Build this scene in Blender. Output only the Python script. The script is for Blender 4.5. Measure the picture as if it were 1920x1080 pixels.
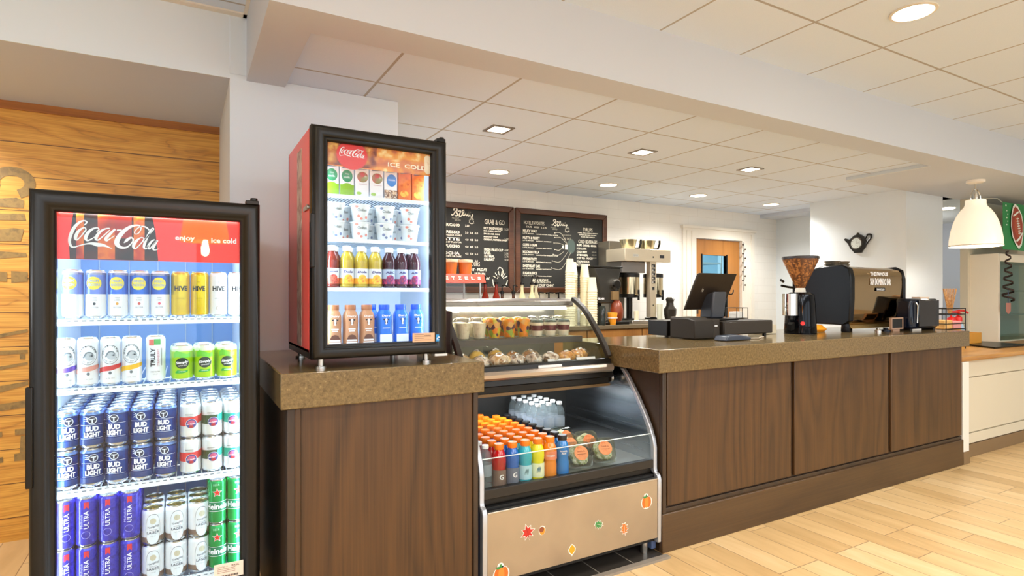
import bpy, bmesh, math, random
from mathutils import Vector, Matrix
random.seed(7)
for o in list(bpy.data.objects): bpy.data.objects.remove(o)
S = bpy.context.scene
COL = S.collection
PI = math.pi

# ---------------------------------------------------------------- camera
cd = bpy.data.cameras.new('camera'); cam = bpy.data.objects.new('camera', cd); COL.objects.link(cam)
cd.sensor_width = 36.0; cd.lens = 1085/1920*36; cd.shift_y = 15/1920; cd.clip_start = 0.05
cam.location = (0, 0, 1.27); cam.rotation_euler = (PI/2, 0, -math.radians(29.465))
S.camera = cam
# ---------------------------------------------------------------- world, exposure
w = bpy.data.worlds.new('world'); S.world = w; w.use_nodes = True
bg = w.node_tree.nodes['Background']; bg.inputs[0].default_value = (0.83, 0.92, 1.0, 1); bg.inputs[1].default_value = 1.9
S.view_settings.view_transform = 'Standard'; S.view_settings.look = 'None'
S.view_settings.exposure = 0.52; S.view_settings.gamma = 1; S.view_settings.use_curve_mapping = False
WARM = (1.0, 0.98, 0.94); COOL = (0.78, 0.90, 1.0)

def lamp(name, kind, loc, power, color=(1, 1, 1), size=0.1, rot=(0, 0, 0), size_y=None, spot=None, spread=None):
    l = bpy.data.lights.new(name, kind); l.energy = power; l.color = color
    if kind == 'AREA':
        l.shape = 'RECTANGLE' if size_y else 'DISK'; l.size = size
        if size_y: l.size_y = size_y
        if spread: l.spread = spread
    elif kind == 'SPOT':
        l.spot_size = spot; l.spot_blend = 0.7; l.shadow_soft_size = size
    else: l.shadow_soft_size = size
    o = bpy.data.objects.new(name, l); o.location = loc; o.rotation_euler = rot; COL.objects.link(o)
    return o
# daylight enters through the lobby windows behind the camera (the world); added unseen ceiling panels fill in the rest
for x, y in ((-1.6, -1.6), (1.2, -1.6), (4.0, -1.6), (6.8, -1.6), (-1.6, -3.4), (1.2, -3.4), (4.0, -3.4), (6.8, -3.4)):
    lamp('lobby_fill_panel', 'AREA', (x, y, 2.55), 26, (.87, .95, 1), 1.9, size_y=1.15)
# ---------------------------------------------------------------- materials
MATS = {}
def srgb(c):
    if isinstance(c, str):
        c = c.lstrip('#'); c = [int(c[i:i+2], 16)/255 for i in (0, 2, 4)]
    return tuple((v/12.92 if v <= .04045 else ((v+.055)/1.055)**2.4) for v in c) + (1,)
def mat(name, color='#808080', rough=.5, metal=0, emit=None, es=0, spec=None, trans=0, coat=0, alpha=1, ior=None):
    if name in MATS: return MATS[name]
    m = bpy.data.materials.new(name); m.use_nodes = True; MATS[name] = m
    b = m.node_tree.nodes['Principled BSDF']
    b.inputs['Base Color'].default_value = srgb(color); b.inputs['Roughness'].default_value = rough; b.inputs['Metallic'].default_value = metal
    if emit: b.inputs['Emission Color'].default_value = srgb(emit); b.inputs['Emission Strength'].default_value = es
    if spec is not None: b.inputs['Specular IOR Level'].default_value = spec
    if trans: b.inputs['Transmission Weight'].default_value = trans
    if coat: b.inputs['Coat Weight'].default_value = coat; b.inputs['Coat Roughness'].default_value = .05
    if ior: b.inputs['IOR'].default_value = ior
    if alpha < 1: b.inputs['Alpha'].default_value = alpha
    return m
class NT:
    def __init__(s, m): s.m = m; s.t = m.node_tree; s.b = s.t.nodes['Principled BSDF']
    def n(s, typ, **k):
        nd = s.t.nodes.new(typ)
        for a, v in k.items():
            if a[0] == '_': setattr(nd, a[1:], v)
            else: nd.inputs[a.replace('__', ' ')].default_value = v
        return nd
    def l(s, a, b): s.t.links.new(a, b)
    def coords(s, scale=(1, 1, 1), rot=(0, 0, 0), loc=(0, 0, 0)):
        g = s.n('ShaderNodeNewGeometry') if False else s.n('ShaderNodeTexCoord'); mp = s.n('ShaderNodeMapping')
        s.l(g.outputs['Object'], mp.inputs[0]); mp.inputs['Scale'].default_value = scale; mp.inputs['Rotation'].default_value = rot; mp.inputs['Location'].default_value = loc
        return mp.outputs[0]
    def ramp(s, fac, stops):
        r = s.n('ShaderNodeValToRGB'); s.l(fac, r.inputs[0]); e = r.color_ramp.elements
        while len(e) > 1: e.remove(e[0])
        e[0].position = stops[0][0]; e[0].color = srgb(stops[0][1])
        for p, c in stops[1:]: x = e.new(p); x.color = srgb(c)
        return r.outputs[0]
    def mix(s, f, a, b, mode='MIX'):
        x = s.n('ShaderNodeMix', _data_type='RGBA', _blend_type=mode)
        if isinstance(f, float): x.inputs[0].default_value = f
        else: s.l(f, x.inputs[0])
        for i, v in ((6, a), (7, b)):
            if isinstance(v, (tuple, str)): x.inputs[i].default_value = srgb(v) if isinstance(v, str) else v
            else: s.l(v, x.inputs[i])
        return x.outputs[2]
    def math(s, op, a, b=0.0):
        x = s.n('ShaderNodeMath', _operation=op)
        for i, v in ((0, a), (1, b)):
            if isinstance(v, (int, float)): x.inputs[i].default_value = v
            else: s.l(v, x.inputs[i])
        return x.outputs[0]
    def bump(s, h, strength=.2, dist=.01):
        x = s.n('ShaderNodeBump'); x.inputs['Strength'].default_value = strength; x.inputs['Distance'].default_value = dist
        s.l(h, x.inputs['Height']); s.l(x.outputs[0], s.b.inputs['Normal'])
def wood(name, dark, mid, light, axis='z', rough=.4, lines=9, big=1.6, contrast=1.0, coat=0.0, seed=0):
    """grain of contour lines stretched along one axis"""
    m = mat(name, mid, rough, coat=coat); t = NT(m)
    a, b = {'z': ((big*1.9, big*1.9, big*.28), (130, 130, 2.2)), 'x': ((big*.28, big*1.9, big*1.9), (2.2, 130, 130)), 'y': ((big*1.9, big*.28, big*1.9), (130, 2.2, 130))}[axis]
    n1 = t.n('ShaderNodeTexNoise', Scale=1.0, Detail=2.0, Roughness=.4, Distortion=.25); t.l(t.coords(a, loc=(seed, seed*2, seed*3)), n1.inputs[0])
    v = t.math('PINGPONG', t.math('MULTIPLY', n1.outputs[0], float(lines)), .5)
    n2 = t.n('ShaderNodeTexNoise', Scale=1.0, Detail=3.0, Roughness=.6); t.l(t.coords(b), n2.inputs[0])
    c1 = t.ramp(t.math('MULTIPLY', v, 2.0), [(0, dark), (.3*contrast, mid), (1, light)])
    c2 = t.ramp(n2.outputs[0], [(.3, dark), (.55, mid), (.8, light)])
    c = t.mix(.55, c1, c2); t.l(c, t.b.inputs['Base Color'])
    t.bump(n2.outputs[0], .08, .002)
    return m
def thin_glass(name, tint='#ffffff', refl=.08, rough=.02, ior=1.45):
    if name in MATS: return MATS[name]
    m = bpy.data.materials.new(name); m.use_nodes = True; MATS[name] = m; t = m.node_tree; t.nodes.clear()
    o = t.nodes.new('ShaderNodeOutputMaterial'); mx = t.nodes.new('ShaderNodeMixShader'); tr = t.nodes.new('ShaderNodeBsdfTransparent'); g = t.nodes.new('ShaderNodeBsdfGlossy')
    f = t.nodes.new('ShaderNodeLayerWeight'); f.inputs[0].default_value = .5; pw_ = t.nodes.new('ShaderNodeMath'); pw_.operation = 'POWER'; pw_.inputs[1].default_value = 4.5
    ad = t.nodes.new('ShaderNodeMath'); ad.operation = 'MULTIPLY_ADD'; ad.inputs[1].default_value = .8; ad.inputs[2].default_value = refl*.5
    t.links.new(f.outputs['Facing'], pw_.inputs[0])
    tr.inputs[0].default_value = srgb(tint); g.inputs['Roughness'].default_value = rough
    t.links.new(pw_.outputs[0], ad.inputs[0]); t.links.new(ad.outputs[0], mx.inputs[0]); t.links.new(tr.outputs[0], mx.inputs[1]); t.links.new(g.outputs[0], mx.inputs[2]); t.links.new(mx.outputs[0], o.inputs[0])
    return m
def mixclear(name, color, amount=.5, rough=.08):
    """a translucent plastic: part clear, part the colour of what fills it"""
    if name in MATS: return MATS[name]
    m = mat(name, color, rough); t = m.node_tree; b = t.nodes['Principled BSDF']; o = t.nodes['Material Output']
    mx = t.nodes.new('ShaderNodeMixShader'); tr = t.nodes.new('ShaderNodeBsdfTransparent'); tr.inputs[0].default_value = srgb(color) if amount < .3 else (1, 1, 1, 1)
    mx.inputs[0].default_value = 1-amount; t.links.new(tr.outputs[0], mx.inputs[1]); t.links.new(b.outputs[0], mx.inputs[2]); t.links.new(mx.outputs[0], o.inputs[0])
    return m
def noisy(name, cols, scale=20, rough=.5, kind='noise', bump=0, detail=3.0):
    m = mat(name, cols[0], rough); t = NT(m)
    if kind == 'noise': n = t.n('ShaderNodeTexNoise', Scale=float(scale), Detail=detail); out = n.outputs[0]; lo, hi = .3, .7
    else: n = t.n('ShaderNodeTexVoronoi', Scale=float(scale)); sep = t.n('ShaderNodeSeparateColor'); t.l(n.outputs['Color'], sep.inputs[0]); out = sep.outputs[0]; lo, hi = 0, 1
    t.l(t.coords(), n.inputs[0])
    k = len(cols); c = t.ramp(out, [(lo+(hi-lo)*i/max(1, k-1), cc) for i, cc in enumerate(cols)])
    if kind != 'noise': c.node.color_ramp.interpolation = 'CONSTANT'
    t.l(c, t.b.inputs['Base Color'])
    if bump: t.bump(n.outputs[0], bump, .01)
    return m
# ---------------------------------------------------------------- mesh helpers
class MB:
    def __init__(s, o=(0, 0, 0)): s.v = []; s.f = []; s.fm = []; s.mats = []; s.o = o
    def mi(s, m):
        if m not in s.mats: s.mats.append(m)
        return s.mats.index(m)
    def add(s, vs, fs, m):
        b = len(s.v); s.v += [(x-s.o[0], y-s.o[1], z-s.o[2]) for x, y, z in vs]; i = s.mi(m)
        for f in fs: s.f.append(tuple(b+k for k in f)); s.fm.append(i)
        return s
    def box(s, x0, x1, y0, y1, z0, z1, m):
        vs = [(x, y, z) for z in (z0, z1) for y in (y0, y1) for x in (x0, x1)]
        return s.add(vs, [(0, 2, 3, 1), (4, 5, 7, 6), (0, 1, 5, 4), (2, 6, 7, 3), (0, 4, 6, 2), (1, 3, 7, 5)], m)
    def prism(s, pts, ax, a, b, m):
        f = {'x': lambda p, t: (t, p[0], p[1]), 'y': lambda p, t: (p[0], t, p[1]), 'z': lambda p, t: (p[0], p[1], t)}[ax]
        n = len(pts); vs = [f(p, a) for p in pts]+[f(p, b) for p in pts]
        return s.add(vs, [tuple(range(n))[::-1], tuple(range(n, 2*n))]+[(i, (i+1) % n, n+(i+1) % n, n+i) for i in range(n)], m)
    def strip(s, pts, ax, a, b, th, m):
        """a bent sheet following an open outline"""
        off = []
        for i, p in enumerate(pts):
            q0 = pts[max(0, i-1)]; q1 = pts[min(len(pts)-1, i+1)]; d = (q1[0]-q0[0], q1[1]-q0[1]); L = math.hypot(*d) or 1
            off.append((p[0]-d[1]/L*th, p[1]+d[0]/L*th))
        return s.prism(list(pts)+off[::-1], ax, a, b, m)
    def lathe(s, prof, m, c=(0, 0, 0), n=24, sq=None):
        """prof: (r, z) or (r, z, material for the band up to the next point)"""
        rings = []; vs = []
        for p in prof:
            if p[0] < 1e-6: rings.append([len(vs)]); vs.append((c[0], c[1], c[2]+p[1]))
            else:
                r = []
                for k in range(n):
                    a = 2*PI*k/n; e = 1
                    if sq: e = (abs(math.cos(a))**sq+abs(math.sin(a))**sq)**(-1/sq)
                    r.append(len(vs)); vs.append((c[0]+p[0]*e*math.cos(a), c[1]+p[0]*e*math.sin(a), c[2]+p[1]))
                rings.append(r)
        b = len(s.v); s.v += [(x-s.o[0], y-s.o[1], z-s.o[2]) for x, y, z in vs]; cm = m
        for i in range(len(rings)-1):
            if len(prof[i]) > 2: cm = prof[i][2]
            A, B = rings[i], rings[i+1]; mi = s.mi(cm)
            if len(A) == 1 and len(B) == 1: continue
            for k in range(n):
                k2 = (k+1) % n
                f = (A[0], B[k2], B[k]) if len(A) == 1 else ((A[k], A[k2], B[0]) if len(B) == 1 else (A[k], A[k2], B[k2], B[k]))
                s.f.append(tuple(b+q for q in f)); s.fm.append(mi)
        return s
    def cyl(s, p0, p1, r, m, r2=None, n=16, caps=True):
        return s.tube([p0, p1], r, m, n, r2=r2, caps=caps)
    def tube(s, pts, r, m, n=8, closed=False, r2=None, caps=True):
        P = [Vector(p) for p in pts]; N = len(P); vs = []; up = None
        for i, p in enumerate(P):
            d = (P[(i+1) % N]-P[i-1]) if closed else (P[min(i+1, N-1)]-P[max(i-1, 0)])
            d.normalize()
            if up is None: up = Vector((0, 0, 1)) if abs(d.z) < .9 else Vector((1, 0, 0))
            x = d.cross(up); x.normalize(); y = x.cross(d); y.normalize(); up = y
            rr = r[i] if isinstance(r, (list, tuple)) else (r if r2 is None else r+(r2-r)*i/(N-1))
            for k in range(n): a = 2*PI*k/n; vs.append(tuple(p+x*math.cos(a)*rr+y*math.sin(a)*rr))
        fs = []
        for i in range(N if closed else N-1):
            j = (i+1) % N
            for k in range(n): fs.append((i*n+k, i*n+(k+1) % n, j*n+(k+1) % n, j*n+k))
        if not closed and caps: fs.append(tuple(range(n))[::-1]); fs.append(tuple(range((N-1)*n, N*n)))
        return s.add(vs, fs, m)
    def ell(s, c, r, m, nu=16, nv=10, lump=0, seed=0, zmin=-1):
        rnd = random.Random(seed); ph = [rnd.uniform(0, 6) for _ in range(6)]; vs = []; fs = []
        for j in range(nv+1):
            t = PI*j/nv
            for i in range(nu):
                a = 2*PI*i/nu; k = 1+lump*(math.sin(3*a+ph[0])*math.sin(2*t+ph[1])+.6*math.sin(5*a+ph[2]+3*t)*math.sin(t))
                z = max(zmin, math.cos(t)); vs.append((c[0]+r[0]*k*math.sin(t)*math.cos(a), c[1]+r[1]*k*math.sin(t)*math.sin(a), c[2]+r[2]*z*(k if z > 0 else 1)))
        for j in range(nv):
            for i in range(nu): fs.append((j*nu+i, (j+1)*nu+i, (j+1)*nu+(i+1) % nu, j*nu+(i+1) % nu))
        return s.add(vs, fs, m)
    def quad(s, a, b, c, d, m): return s.add([a, b, c, d], [(0, 1, 2, 3)], m)
    def build(s, name, parent=None, bevel=0, angle=35, seg=2, link=True, weld=False):
        me = bpy.data.meshes.new(name); me.from_pydata(s.v, [], s.f)
        for m in s.mats: me.materials.append(m)
        me.polygons.foreach_set('material_index', s.fm)
        bm = bmesh.new(); bm.from_mesh(me)
        if weld: bmesh.ops.remove_doubles(bm, verts=bm.verts, dist=1e-6)
        bmesh.ops.recalc_face_normals(bm, faces=bm.faces); bm.to_mesh(me); bm.free()
        me.polygons.foreach_set('use_smooth', [True]*len(me.polygons)); me.set_sharp_from_angle(angle=math.radians(angle))
        o = bpy.data.objects.new(name, me)
        if link: COL.objects.link(o)
        if parent: o.parent = parent
        else: o.location = s.o
        if bevel:
            b = o.modifiers.new('bevel', 'BEVEL'); b.width = bevel; b.segments = seg; b.limit_method = 'ANGLE'; b.angle_limit = math.radians(40)
        return o
LAB = {}
def tag(o, label, cat, group=None):
    o['label'] = label; o['category'] = cat
    if group: o['group'] = group
    LAB.setdefault(label, []).append(o.name)
    return o
def thing(name, label, cat, loc=(0, 0, 0), rz=0, group=None):
    o = bpy.data.objects.new(name, None); o.empty_display_size = .05; COL.objects.link(o); o.location = loc; o.rotation_euler = (0, 0, rz)
    return tag(o, label, cat, group)
def structure(name, mb, bevel=0, parent=None):
    o = mb.build(name, parent, bevel=bevel)
    if not parent: o['kind'] = 'structure'
    return o
KIDS = {}
def kids(o): return [c for c in bpy.data.objects if c.parent == o]
def dup(src, loc, label, cat=None, group=None, rz=0.0, scale=None):
    if src not in KIDS: KIDS[src] = [(c, kids(c)) for c in kids(src)]
    r = src.copy(); COL.objects.link(r); r.location = loc; r.rotation_euler = (0, 0, rz)
    if scale: r.scale = scale
    tag(r, label, cat or src['category'], group or src.get('group'))
    for c, gs in KIDS[src]:
        c2 = c.copy(); COL.objects.link(c2); c2.parent = r
        for g in gs: g2 = g.copy(); COL.objects.link(g2); g2.parent = c2
    return r
def place(proto, used, *a, **k):
    """move the first of a kind into place, copy it afterwards"""
    if proto not in used:
        used.add(proto); loc, label = a[0], a[1]
        if proto not in KIDS: KIDS[proto] = [(c, kids(c)) for c in kids(proto)]
        proto.location = loc; proto.rotation_euler = (0, 0, k.get('rz', 0.0)); tag(proto, label, proto['category'], k.get('group') or proto.get('group'))
        if k.get('scale'): proto.scale = k['scale']
        return proto
    return dup(proto, *a, **k)
USED = set()
ORD = ['nearest', 'second', 'third', 'fourth', 'fifth', 'sixth', 'seventh', 'eighth', 'ninth', 'tenth', 'eleventh', 'twelfth']
def nth(i): return ('first', *ORD[1:])[i]
def catmull(P, k=6):
    out = []
    for i in range(len(P)-1):
        a, b, c, d = P[max(0, i-1)], P[i], P[i+1], P[min(len(P)-1, i+2)]
        for q in range(k):
            t = q/k; out.append(tuple(.5*((2*b[j])+(c[j]-a[j])*t+(2*a[j]-5*b[j]+4*c[j]-d[j])*t*t+(3*b[j]-a[j]-3*c[j]+d[j])*t**3) for j in range(len(b))))
    return out+[tuple(P[-1])]
# ---------------------------------------------------------------- flat print: lettering, labels, emblems
TXT = {}
def text_geo(s, bold=0.0):
    if (s, bold) in TXT: return TXT[(s, bold)]
    cu = bpy.data.curves.new('t', 'FONT'); cu.body = s; cu.resolution_u = 2; cu.offset = bold; cu.align_x = 'CENTER'
    ob = bpy.data.objects.new('t', cu); COL.objects.link(ob); bpy.context.view_layer.update()
    me = ob.to_mesh(); vs = [(v.co.x, v.co.y) for v in me.vertices]; fs = [tuple(p.vertices) for p in me.polygons]; ob.to_mesh_clear()
    bpy.data.objects.remove(ob); bpy.data.curves.remove(cu)
    xs = [v[0] for v in vs] or [0, 1]; ys = [v[1] for v in vs] or [0, 1]
    x0, x1, y0, y1 = min(xs), max(xs), min(ys), max(ys); W = x1-x0; H = y1-y0
    TXT[(s, bold)] = ([((x-(x0+x1)/2), (y-(y0+y1)/2)) for x, y in vs], fs, W, H); return TXT[(s, bold)]
class Flat:
    def __init__(s): s.items = []
    def poly(s, pts, m, l=0): s.items.append(([tuple(p) for p in pts], [tuple(range(len(pts)))], m, l)); return s
    def rect(s, x0, x1, z0, z1, m, l=0): return s.poly([(x0, z0), (x1, z0), (x1, z1), (x0, z1)], m, l)
    def ellipse(s, x, z, rx, rz, m, l=0, n=28, a0=0, a1=2*PI): return s.poly([(x+rx*math.cos(a0+(a1-a0)*k/n), z+rz*math.sin(a0+(a1-a0)*k/n)) for k in range(n)], m, l)
    def ring(s, x, z, rx, rz, t, m, l=0, n=32, a0=0, a1=2*PI):
        return s.stroke([(x+rx*math.cos(a0+(a1-a0)*k/n), z+rz*math.sin(a0+(a1-a0)*k/n), t) for k in range(n+1)], m, l, smooth=False)
    def star(s, x, z, r, m, l=0, k=5, inner=.42, rot=PI/2): return s.poly([(x+r*(1 if i % 2 == 0 else inner)*math.cos(rot+PI*i/k), z+r*(1 if i % 2 == 0 else inner)*math.sin(rot+PI*i/k)) for i in range(2*k)], m, l)
    def stroke(s, P, m, l=0, w=None, smooth=True):
        P = [p if len(p) > 2 else (p[0], p[1], w) for p in P]; Q = catmull(P, 4) if smooth else P
        vs = []; fs = []
        for i, p in enumerate(Q):
            a = Q[max(0, i-1)]; b = Q[min(len(Q)-1, i+1)]; dx, dz = b[0]-a[0], b[1]-a[1]; L = math.hypot(dx, dz) or 1; h = abs(p[2])/2
            vs += [(p[0]-dz/L*h, p[1]+dx/L*h), (p[0]+dz/L*h, p[1]-dx/L*h)]
            if i: fs.append((2*i-2, 2*i-1, 2*i+1, 2*i))
        s.items.append((vs, fs, m, l)); return s
    def script(s, strokes, m, x, z, w, ref, l=0, bold=1.0):
        """strokes traced in a y-down frame; ref = (x0, x1, ymid)"""
        k = w/(ref[1]-ref[0]); cx = (ref[0]+ref[1])/2
        for q in strokes: s.stroke([(x+(p[0]-cx)*k, z-(p[1]-ref[2])*k, p[2]*k*bold) for p in q], m, l)
        return s
    def text(s, t, x, z, h, m, l=0, w=None, rot=0, shear=0, bold=0.0, align='c'):
        vs, fs, W, H = text_geo(t, bold); sy = h/H; sx = w/W if w else sy
        dx = {'c': 0, 'l': W*sx/2, 'r': -W*sx/2}[align]; c, sn = math.cos(rot), math.sin(rot); out = []
        for a, b in vs: a2 = a*sx+dx+shear*b*sy; b2 = b*sy; out.append((x+a2*c-b2*sn, z+a2*sn+b2*c))
        s.items.append((out, fs, m, l)); return s
    def build(s, name, parent, fn=None, cut=None, o=(0, 0, 0), U=(1, 0, 0), V=(0, 0, 1), eps=.0004, base=.0005, radius=None, rfun=None, local=False):
        """flat on the plane at o, or wrapped round an upright cylinder of the given radius facing -y"""
        U = Vector(U); V = Vector(V); N = U.cross(V); O = Vector(o); bm = bmesh.new(); mats = []
        p = parent
        while p is not None and not local: O = O-p.location; p = p.parent
        for vs, fs, m, l in s.items:
            if m not in mats: mats.append(m)
            i = mats.index(m); bv = [bm.verts.new((x, l, z)) for x, z in vs]
            for f in fs:
                if len(set(f)) < 3: continue
                try: ff = bm.faces.new([bv[k] for k in f]); ff.material_index = i
                except ValueError: pass
        bm.normal_update()
        bmesh.ops.triangulate(bm, faces=[f for f in bm.faces if len(f.verts) > 4])
        if radius:
            step = radius*.22; k = -12
            xs = [v.co.x for v in bm.verts] or [0]
            for k in range(-13, 14):
                if min(xs) < k*step < max(xs): bmesh.ops.bisect_plane(bm, geom=bm.verts[:]+bm.edges[:]+bm.faces[:], plane_co=(k*step, 0, 0), plane_no=(1, 0, 0), dist=1e-7)
            for v in bm.verts:
                R = (rfun(v.co.z) if rfun else radius); a = v.co.x/radius; r = R+base+v.co.y*eps
                v.co = Vector((O.x+r*math.sin(a), O.y-r*math.cos(a), O.z+v.co.z))
        else:
            for v in bm.verts: v.co = O+U*v.co.x+V*v.co.z+N*(base+v.co.y*eps)
        bm.normal_update()
        me = bpy.data.meshes.new(name); bm.to_mesh(me); bm.free()
        for m in mats: me.materials.append(m)
        ob = bpy.data.objects.new(name, me); COL.objects.link(ob); ob.parent = parent
        return ob
# ---------------------------------------------------------------- shared materials
WHITE = mat('paint_white', '#dde5ea', .6); COLUMN = mat('paint_column', '#dde9f3', .6); BEAM = mat('paint_beam', '#c8cfda', .6)
TRIMW = mat('trim_white', '#e8e2d6', .5); CREAM = mat('cream_paint', '#d8cdb4', .5)
BLACK = mat('black_plastic', '#120f0b', .32, spec=.3); BLACKG = mat('black_gloss', '#0d0d0f', .08, coat=.5); DARK = mat('dark_recess', '#0c0b0a', .6); CHAR = mat('charcoal_plastic', '#2c261f', .5, spec=.3)
STEEL = mat('brushed_steel', '#c9c6c0', .28, 1); CHROME = mat('chrome', '#dcd8d0', .07, 1); ALU = mat('aluminium', '#d5d8dc', .22, 1)
GLASS = thin_glass('clear_glass', '#fbfdfc', .05); DOORGLASS = thin_glass('cooler_glass', '#f6fcff', .05)
INK = mat('black_ink', '#16161a', .5); WHT = mat('white_print', '#f4f4f4', .45); REDP = mat('red_print', '#e02418', .4); CHALK = mat('chalk', '#ece4cf', .9)
def ceil_tile(name, x0, y0, pitch):
    m = mat(name, '#e6e2dc', .85); t = NT(m)
    g = t.n('ShaderNodeTexCoord'); sp = t.n('ShaderNodeSeparateXYZ'); t.l(g.outputs['Object'], sp.inputs[0])
    def line(o, off):
        a = t.math('ABSOLUTE', t.math('SUBTRACT', t.math('FRACT', t.math('DIVIDE', t.math('SUBTRACT', o, off-50*pitch-pitch/2), pitch)), .5))
        return t.math('LESS_THAN', a, .0065/pitch)
    k = t.math('MAXIMUM', line(sp.outputs[0], x0), line(sp.outputs[1], y0))
    n = t.n('ShaderNodeTexNoise', Scale=240.0, Detail=2.0); t.l(g.outputs['Object'], n.inputs[0])
    c = t.mix(n.outputs[0], '#d2e0f6', '#dfecfc'); c = t.mix(k, c, '#aba8a6'); t.l(c, t.b.inputs['Base Color'])
    return m
TILE_LOW = ceil_tile('ceiling_tile_low', .805, 2.75, .5805); TILE_UP = ceil_tile('ceiling_tile_high', 2.033, 1.69, .5805)
# floor: plank tiles running away from the counter
FL = mat('plank_floor', '#cfa673', .38); t = NT(FL); g = t.n('ShaderNodeTexCoord'); sp = t.n('ShaderNodeSeparateXYZ'); t.l(g.outputs['Object'], sp.inputs[0])
cb = t.n('ShaderNodeCombineXYZ'); t.l(sp.outputs[1], cb.inputs[0]); t.l(sp.outputs[0], cb.inputs[1])
mp = t.n('ShaderNodeMapping'); mp.inputs['Location'].default_value = (.13, -.052, 0); t.l(cb.outputs[0], mp.inputs[0])
br = t.n('ShaderNodeTexBrick', Scale=1.0, Mortar__Size=.0022, Mortar__Smooth=.1, Bias=0.0, Brick__Width=.61, Row__Height=.1445)
br.offset = .37; br.offset_frequency = 3; t.l(mp.outputs[0], br.inputs['Vector'])
br.inputs['Color1'].default_value = (0, 0, 0, 1); br.inputs['Color2'].default_value = (1, 1, 1, 1); br.inputs['Mortar'].default_value = (.5, .5, .5, 1)
ns = t.n('ShaderNodeTexNoise', Scale=1.0, Detail=4.0, Distortion=.6); t.l(t.coords((14, 2.2, 1)), ns.inputs[0])
sepc = t.n('ShaderNodeSeparateColor'); t.l(br.outputs['Color'], sepc.inputs[0])
v = t.math('ADD', t.math('MULTIPLY', sepc.outputs[0], .38), t.math('MULTIPLY', ns.outputs[0], .62))
c = t.ramp(v, [(.15, '#bf9a66'), (.42, '#d4b07a'), (.62, '#dfbd88'), (.9, '#ebd0a2')])
c = t.mix(br.outputs['Fac'], c, '#9a7a58'); t.l(c, t.b.inputs['Base Color']); t.bump(t.math('SUBTRACT', 1.0, br.outputs['Fac']), .15, .002)
DTILE = mat('dark_floor_tile', '#3a352f', .35); t = NT(DTILE); br = t.n('ShaderNodeTexBrick', Scale=1.0, Mortar__Size=.003, Brick__Width=.2, Row__Height=.2, Color1=srgb('#35312d'), Color2=srgb('#3f3a34'), Mortar=srgb('#8a8378')); br.offset = 0; t.l(t.coords(), br.inputs[0]); t.l(br.outputs[0], t.b.inputs['Base Color'])
# honey plank wall
PW = mat('honey_planks', '#c8893c', .38); t = NT(PW); g = t.n('ShaderNodeTexCoord'); sp = t.n('ShaderNodeSeparateXYZ'); t.l(g.outputs['Object'], sp.inputs[0])
row = t.math('FLOOR', t.math('DIVIDE', t.math('SUBTRACT', sp.outputs[2], 2.069-.177*20), .177))
fr = t.math('FRACT', t.math('DIVIDE', t.math('SUBTRACT', sp.outputs[2], 2.069-.177*20), .177))
ed = t.math('GREATER_THAN', t.math('ABSOLUTE', t.math('SUBTRACT', fr, .5)), .488)
cb = t.n('ShaderNodeCombineXYZ'); t.l(t.math('ADD', t.math('MULTIPLY', sp.outputs[0], .55), t.math('MULTIPLY', row, 3.7)), cb.inputs[0]); t.l(t.math('MULTIPLY', sp.outputs[2], 3.2), cb.inputs[2])
n1 = t.n('ShaderNodeTexNoise', Scale=1.6, Detail=3.0, Distortion=.4); t.l(cb.outputs[0], n1.inputs[0])
pp = t.math('PINGPONG', t.math('MULTIPLY', n1.outputs[0], 9.0), .5)
cf = t.n('ShaderNodeCombineXYZ'); t.l(t.math('MULTIPLY', sp.outputs[0], 3.0), cf.inputs[0]); t.l(t.math('MULTIPLY', sp.outputs[2], 150.0), cf.inputs[2]); t.l(row, cf.inputs[1])
n2 = t.n('ShaderNodeTexNoise', Scale=1.0, Detail=3.0); t.l(cf.outputs[0], n2.inputs[0])
c = t.mix(.5, t.ramp(t.math('MULTIPLY', pp, 2.0), [(0, '#8f5216'), (.16, '#c9842a'), (1, '#e6aa48')]), t.ramp(n2.outputs[0], [(.3, '#b0701f'), (.6, '#e8b250')]))
c = t.mix(ed, c, '#5d3814'); t.l(c, t.b.inputs['Base Color'])
OAKT = wood('honey_trim', '#8a5320', '#a9682a', '#bd7c38', 'x', .4)
CAB = wood('brown_oak', '#36230f', '#4b3117', '#60401e', 'z', .42, lines=13, big=1.25, seed=1.3)
CABX = wood('brown_oak_along', '#3c2a18', '#4e371e', '#584024', 'x', .42, lines=5, big=1.2)
CABD = wood('brown_oak_dark', '#2b2017', '#3a2a1b', '#463321', 'z', .45, lines=6)
OAK = wood('warm_oak', '#7a4f22', '#9b6c36', '#ad7e45', 'z', .4, lines=5)
DOORW = wood('door_wood', '#8f5c26', '#a86f31', '#b98042', 'z', .4, lines=4)
FRAMEW = wood('walnut_frame', '#3a1f0f', '#55301a', '#6b4025', 'x', .35, lines=4)
BUTCH = wood('butcher_block', '#9c6a30', '#b98546', '#cf9f5f', 'x', .3, lines=6)
QZ = mat('tan_quartz', '#8f7a5c', .14); t = NT(QZ); n = t.n('ShaderNodeTexNoise', Scale=85.0, Detail=3.0, Roughness=.7); t.l(t.coords(), n.inputs[0])
n2 = t.n('ShaderNodeTexVoronoi', Scale=120.0); t.l(t.coords(), n2.inputs[0])
c = t.ramp(n.outputs[0], [(.3, '#59492f'), (.5, '#6f5c3b'), (.66, '#7a6642'), (.74, '#9a865e')]); t.l(c, t.b.inputs['Base Color'])
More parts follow.
